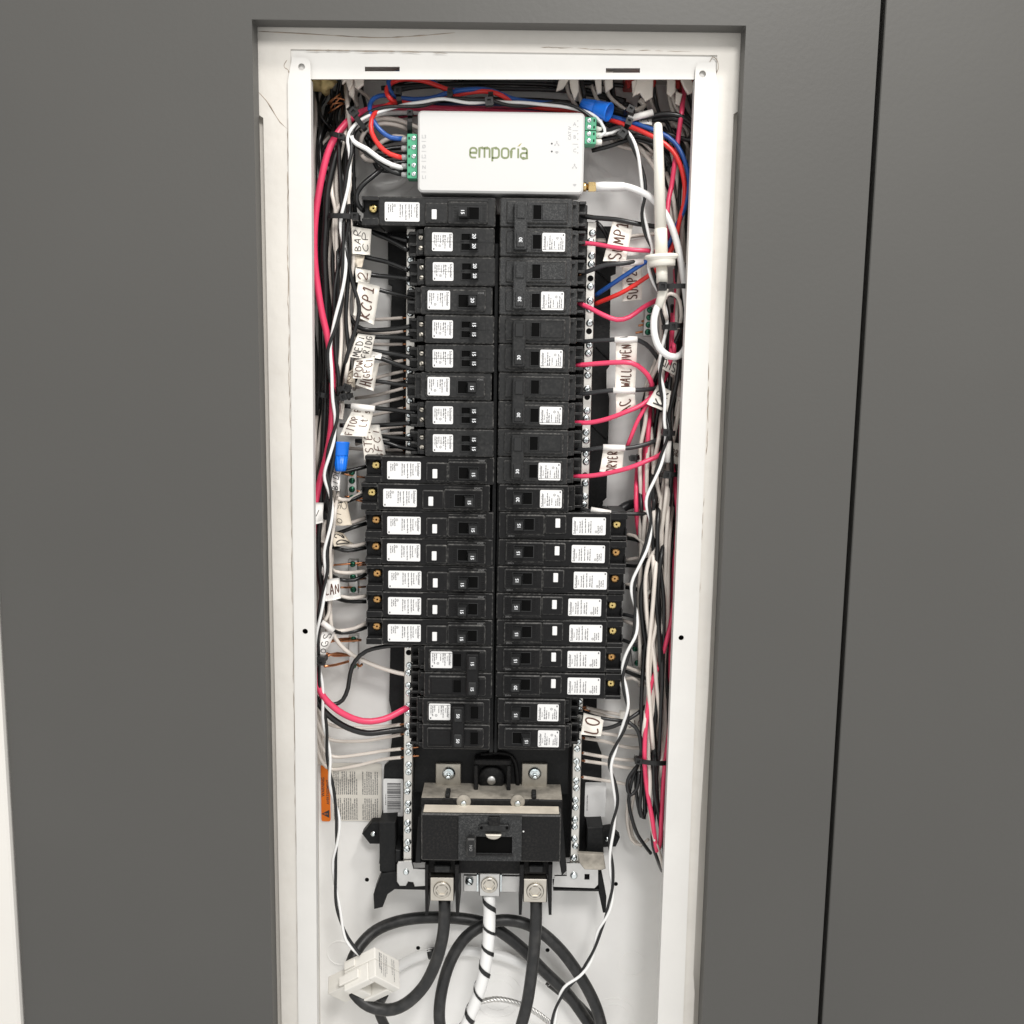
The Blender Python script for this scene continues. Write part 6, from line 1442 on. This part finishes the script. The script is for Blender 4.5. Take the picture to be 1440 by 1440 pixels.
b = MB(); rf = random.Random(2); c = P(452, 112, .075)
b.lathe([(.001, .066), (.006, .064), (.010, .072), (.011, .082), (.006, .09)], 18, 'y', (c.x, 0, c.z), lobes=5, amp=.22); b.lathe([(.001, .06), (.004, .059), (.006, .066), (.004, .074)], 14, 'y', (c.x+.006, 0, c.z-.006), lobes=3, amp=.3)
tag(b.build('foam_blob', 'foam'), 'yellowish blob of foam sealant in the top left corner', 'foam')
# ================================================================== stickers on the back plate
st = thing('warning_sticker', 'warning sticker with an orange strip and fine print at lower left', 'sticker', tuple(P(490, 1156, .115)))
SO = -Vector(st.location); YS = EB-.0012
def sp(b, name, m_): o = b.build(name, m_, st); o.location = SO; return o
A = pr(466, 1073, 537, 1155, YS); b = MB(); b.prism(rrect(A[0], A[1], A[2], A[3], .002), YS, YS+.0003); sp(b, 'paper', 'warning_paper')
O_ = pr(451, 1075, 465, 1155, YS); b = MB(); b.prism(rrect(O_[0], O_[1], O_[2], O_[3], .002), YS-.0001, YS+.0003); sp(b, 'orange_strip', 'orange')
b = MB(); yk = YS-.0003
q1, q2, q3 = P(457, 1120, YS), P(463.5, 1131, YS), P(458, 1150, YS)
put_text(b, 'WARNING', q1.x-.0005, q1.z, .0030, yk, math.pi/2, 'l', True); put_text(b, 'AVERTISSEMENT', q2.x-.0003, q2.z, .0027, yk, math.pi/2, 'l', True, .95)
b.prism([(q3.x-.0042, q3.z+.0044), (q3.x+.0038, q3.z), (q3.x+.0038, q3.z+.0088)], yk, yk+.0001)
sp(b, 'warning_lettering', 'ink')
b = MB(); b.box(q3.x-.0018, q3.x+.0010, yk-.0002, yk-.0001, q3.z+.0040, q3.z+.0048); b.box(q3.x+.0016, q3.x+.0024, yk-.0002, yk-.0001, q3.z+.0040, q3.z+.0048); sp(b, 'exclamation_mark', 'orange')
b = MB(); rs = random.Random(4)
nc_ = 22
for k in range(nc_):
    x = A[0]+.0030+(A[1]-A[0]-.005)*k/nc_
    if k in (12, 13): continue
    words_line(b, x, A[2]+.0015, .0235-(.006 if k % 5 == 4 else 0), .0011, yk, math.pi/2, rs); words_line(b, x, A[2]+.0290, .0250-(.008 if k % 4 == 3 else 0), .0011, yk, math.pi/2, rs)
sp(b, 'fine_print', 'ink_grey')
bc = thing('barcode_sticker', 'white barcode sticker beside the left neutral bar', 'sticker', tuple(P(552, 1148, .1)))
YC = .0985; A = pr(539, 1095, 567, 1148, YC); b = MB(); b.prism(rrect(A[0], A[1], A[2], A[3], .0015), YC, YC+.0003); o = b.build('paper', 'label', bc); o.location = -Vector(bc.location)
B_ = pr(544.5, 1100, 563.5, 1142, YC); b = MB(); z = B_[2]
while z < B_[3]-.0006:
    w = rs.choice((.0003, .0003, .0006, .0009)); b.box(B_[0], B_[1], YC-.0002, YC-.0001, z, z+w); z += w+rs.choice((.0003, .0005, .0008))
o = b.build('barcode', 'ink', bc); o.location = -Vector(bc.location)
b = MB(); q_ = P(543, 1132, YC); words_line(b, q_.x, q_.z, .012, .0009, YC-.0002, math.pi/2, rs); o = b.build('print', 'ink_grey', bc); o.location = -Vector(bc.location)
wl = thing('rating_sticker', 'plain white sticker beside the right neutral bar', 'sticker', tuple(P(835, 1150, .1)))
A = pr(823, 1100, 851, 1149, YC); b = MB(); b.prism(rrect(A[0], A[1], A[2], A[3], .0015), YC, YC+.0003); o = b.build('paper', 'label', wl); o.location = -Vector(wl.location)
b = MB(); q_ = P(826, 1140, YC); words_line(b, q_.x, q_.z, .017, .0010, YC-.0002, math.pi/2, rs); o = b.build('print', 'ink_grey', wl); o.location = -Vector(wl.location)
# print on the current clamp
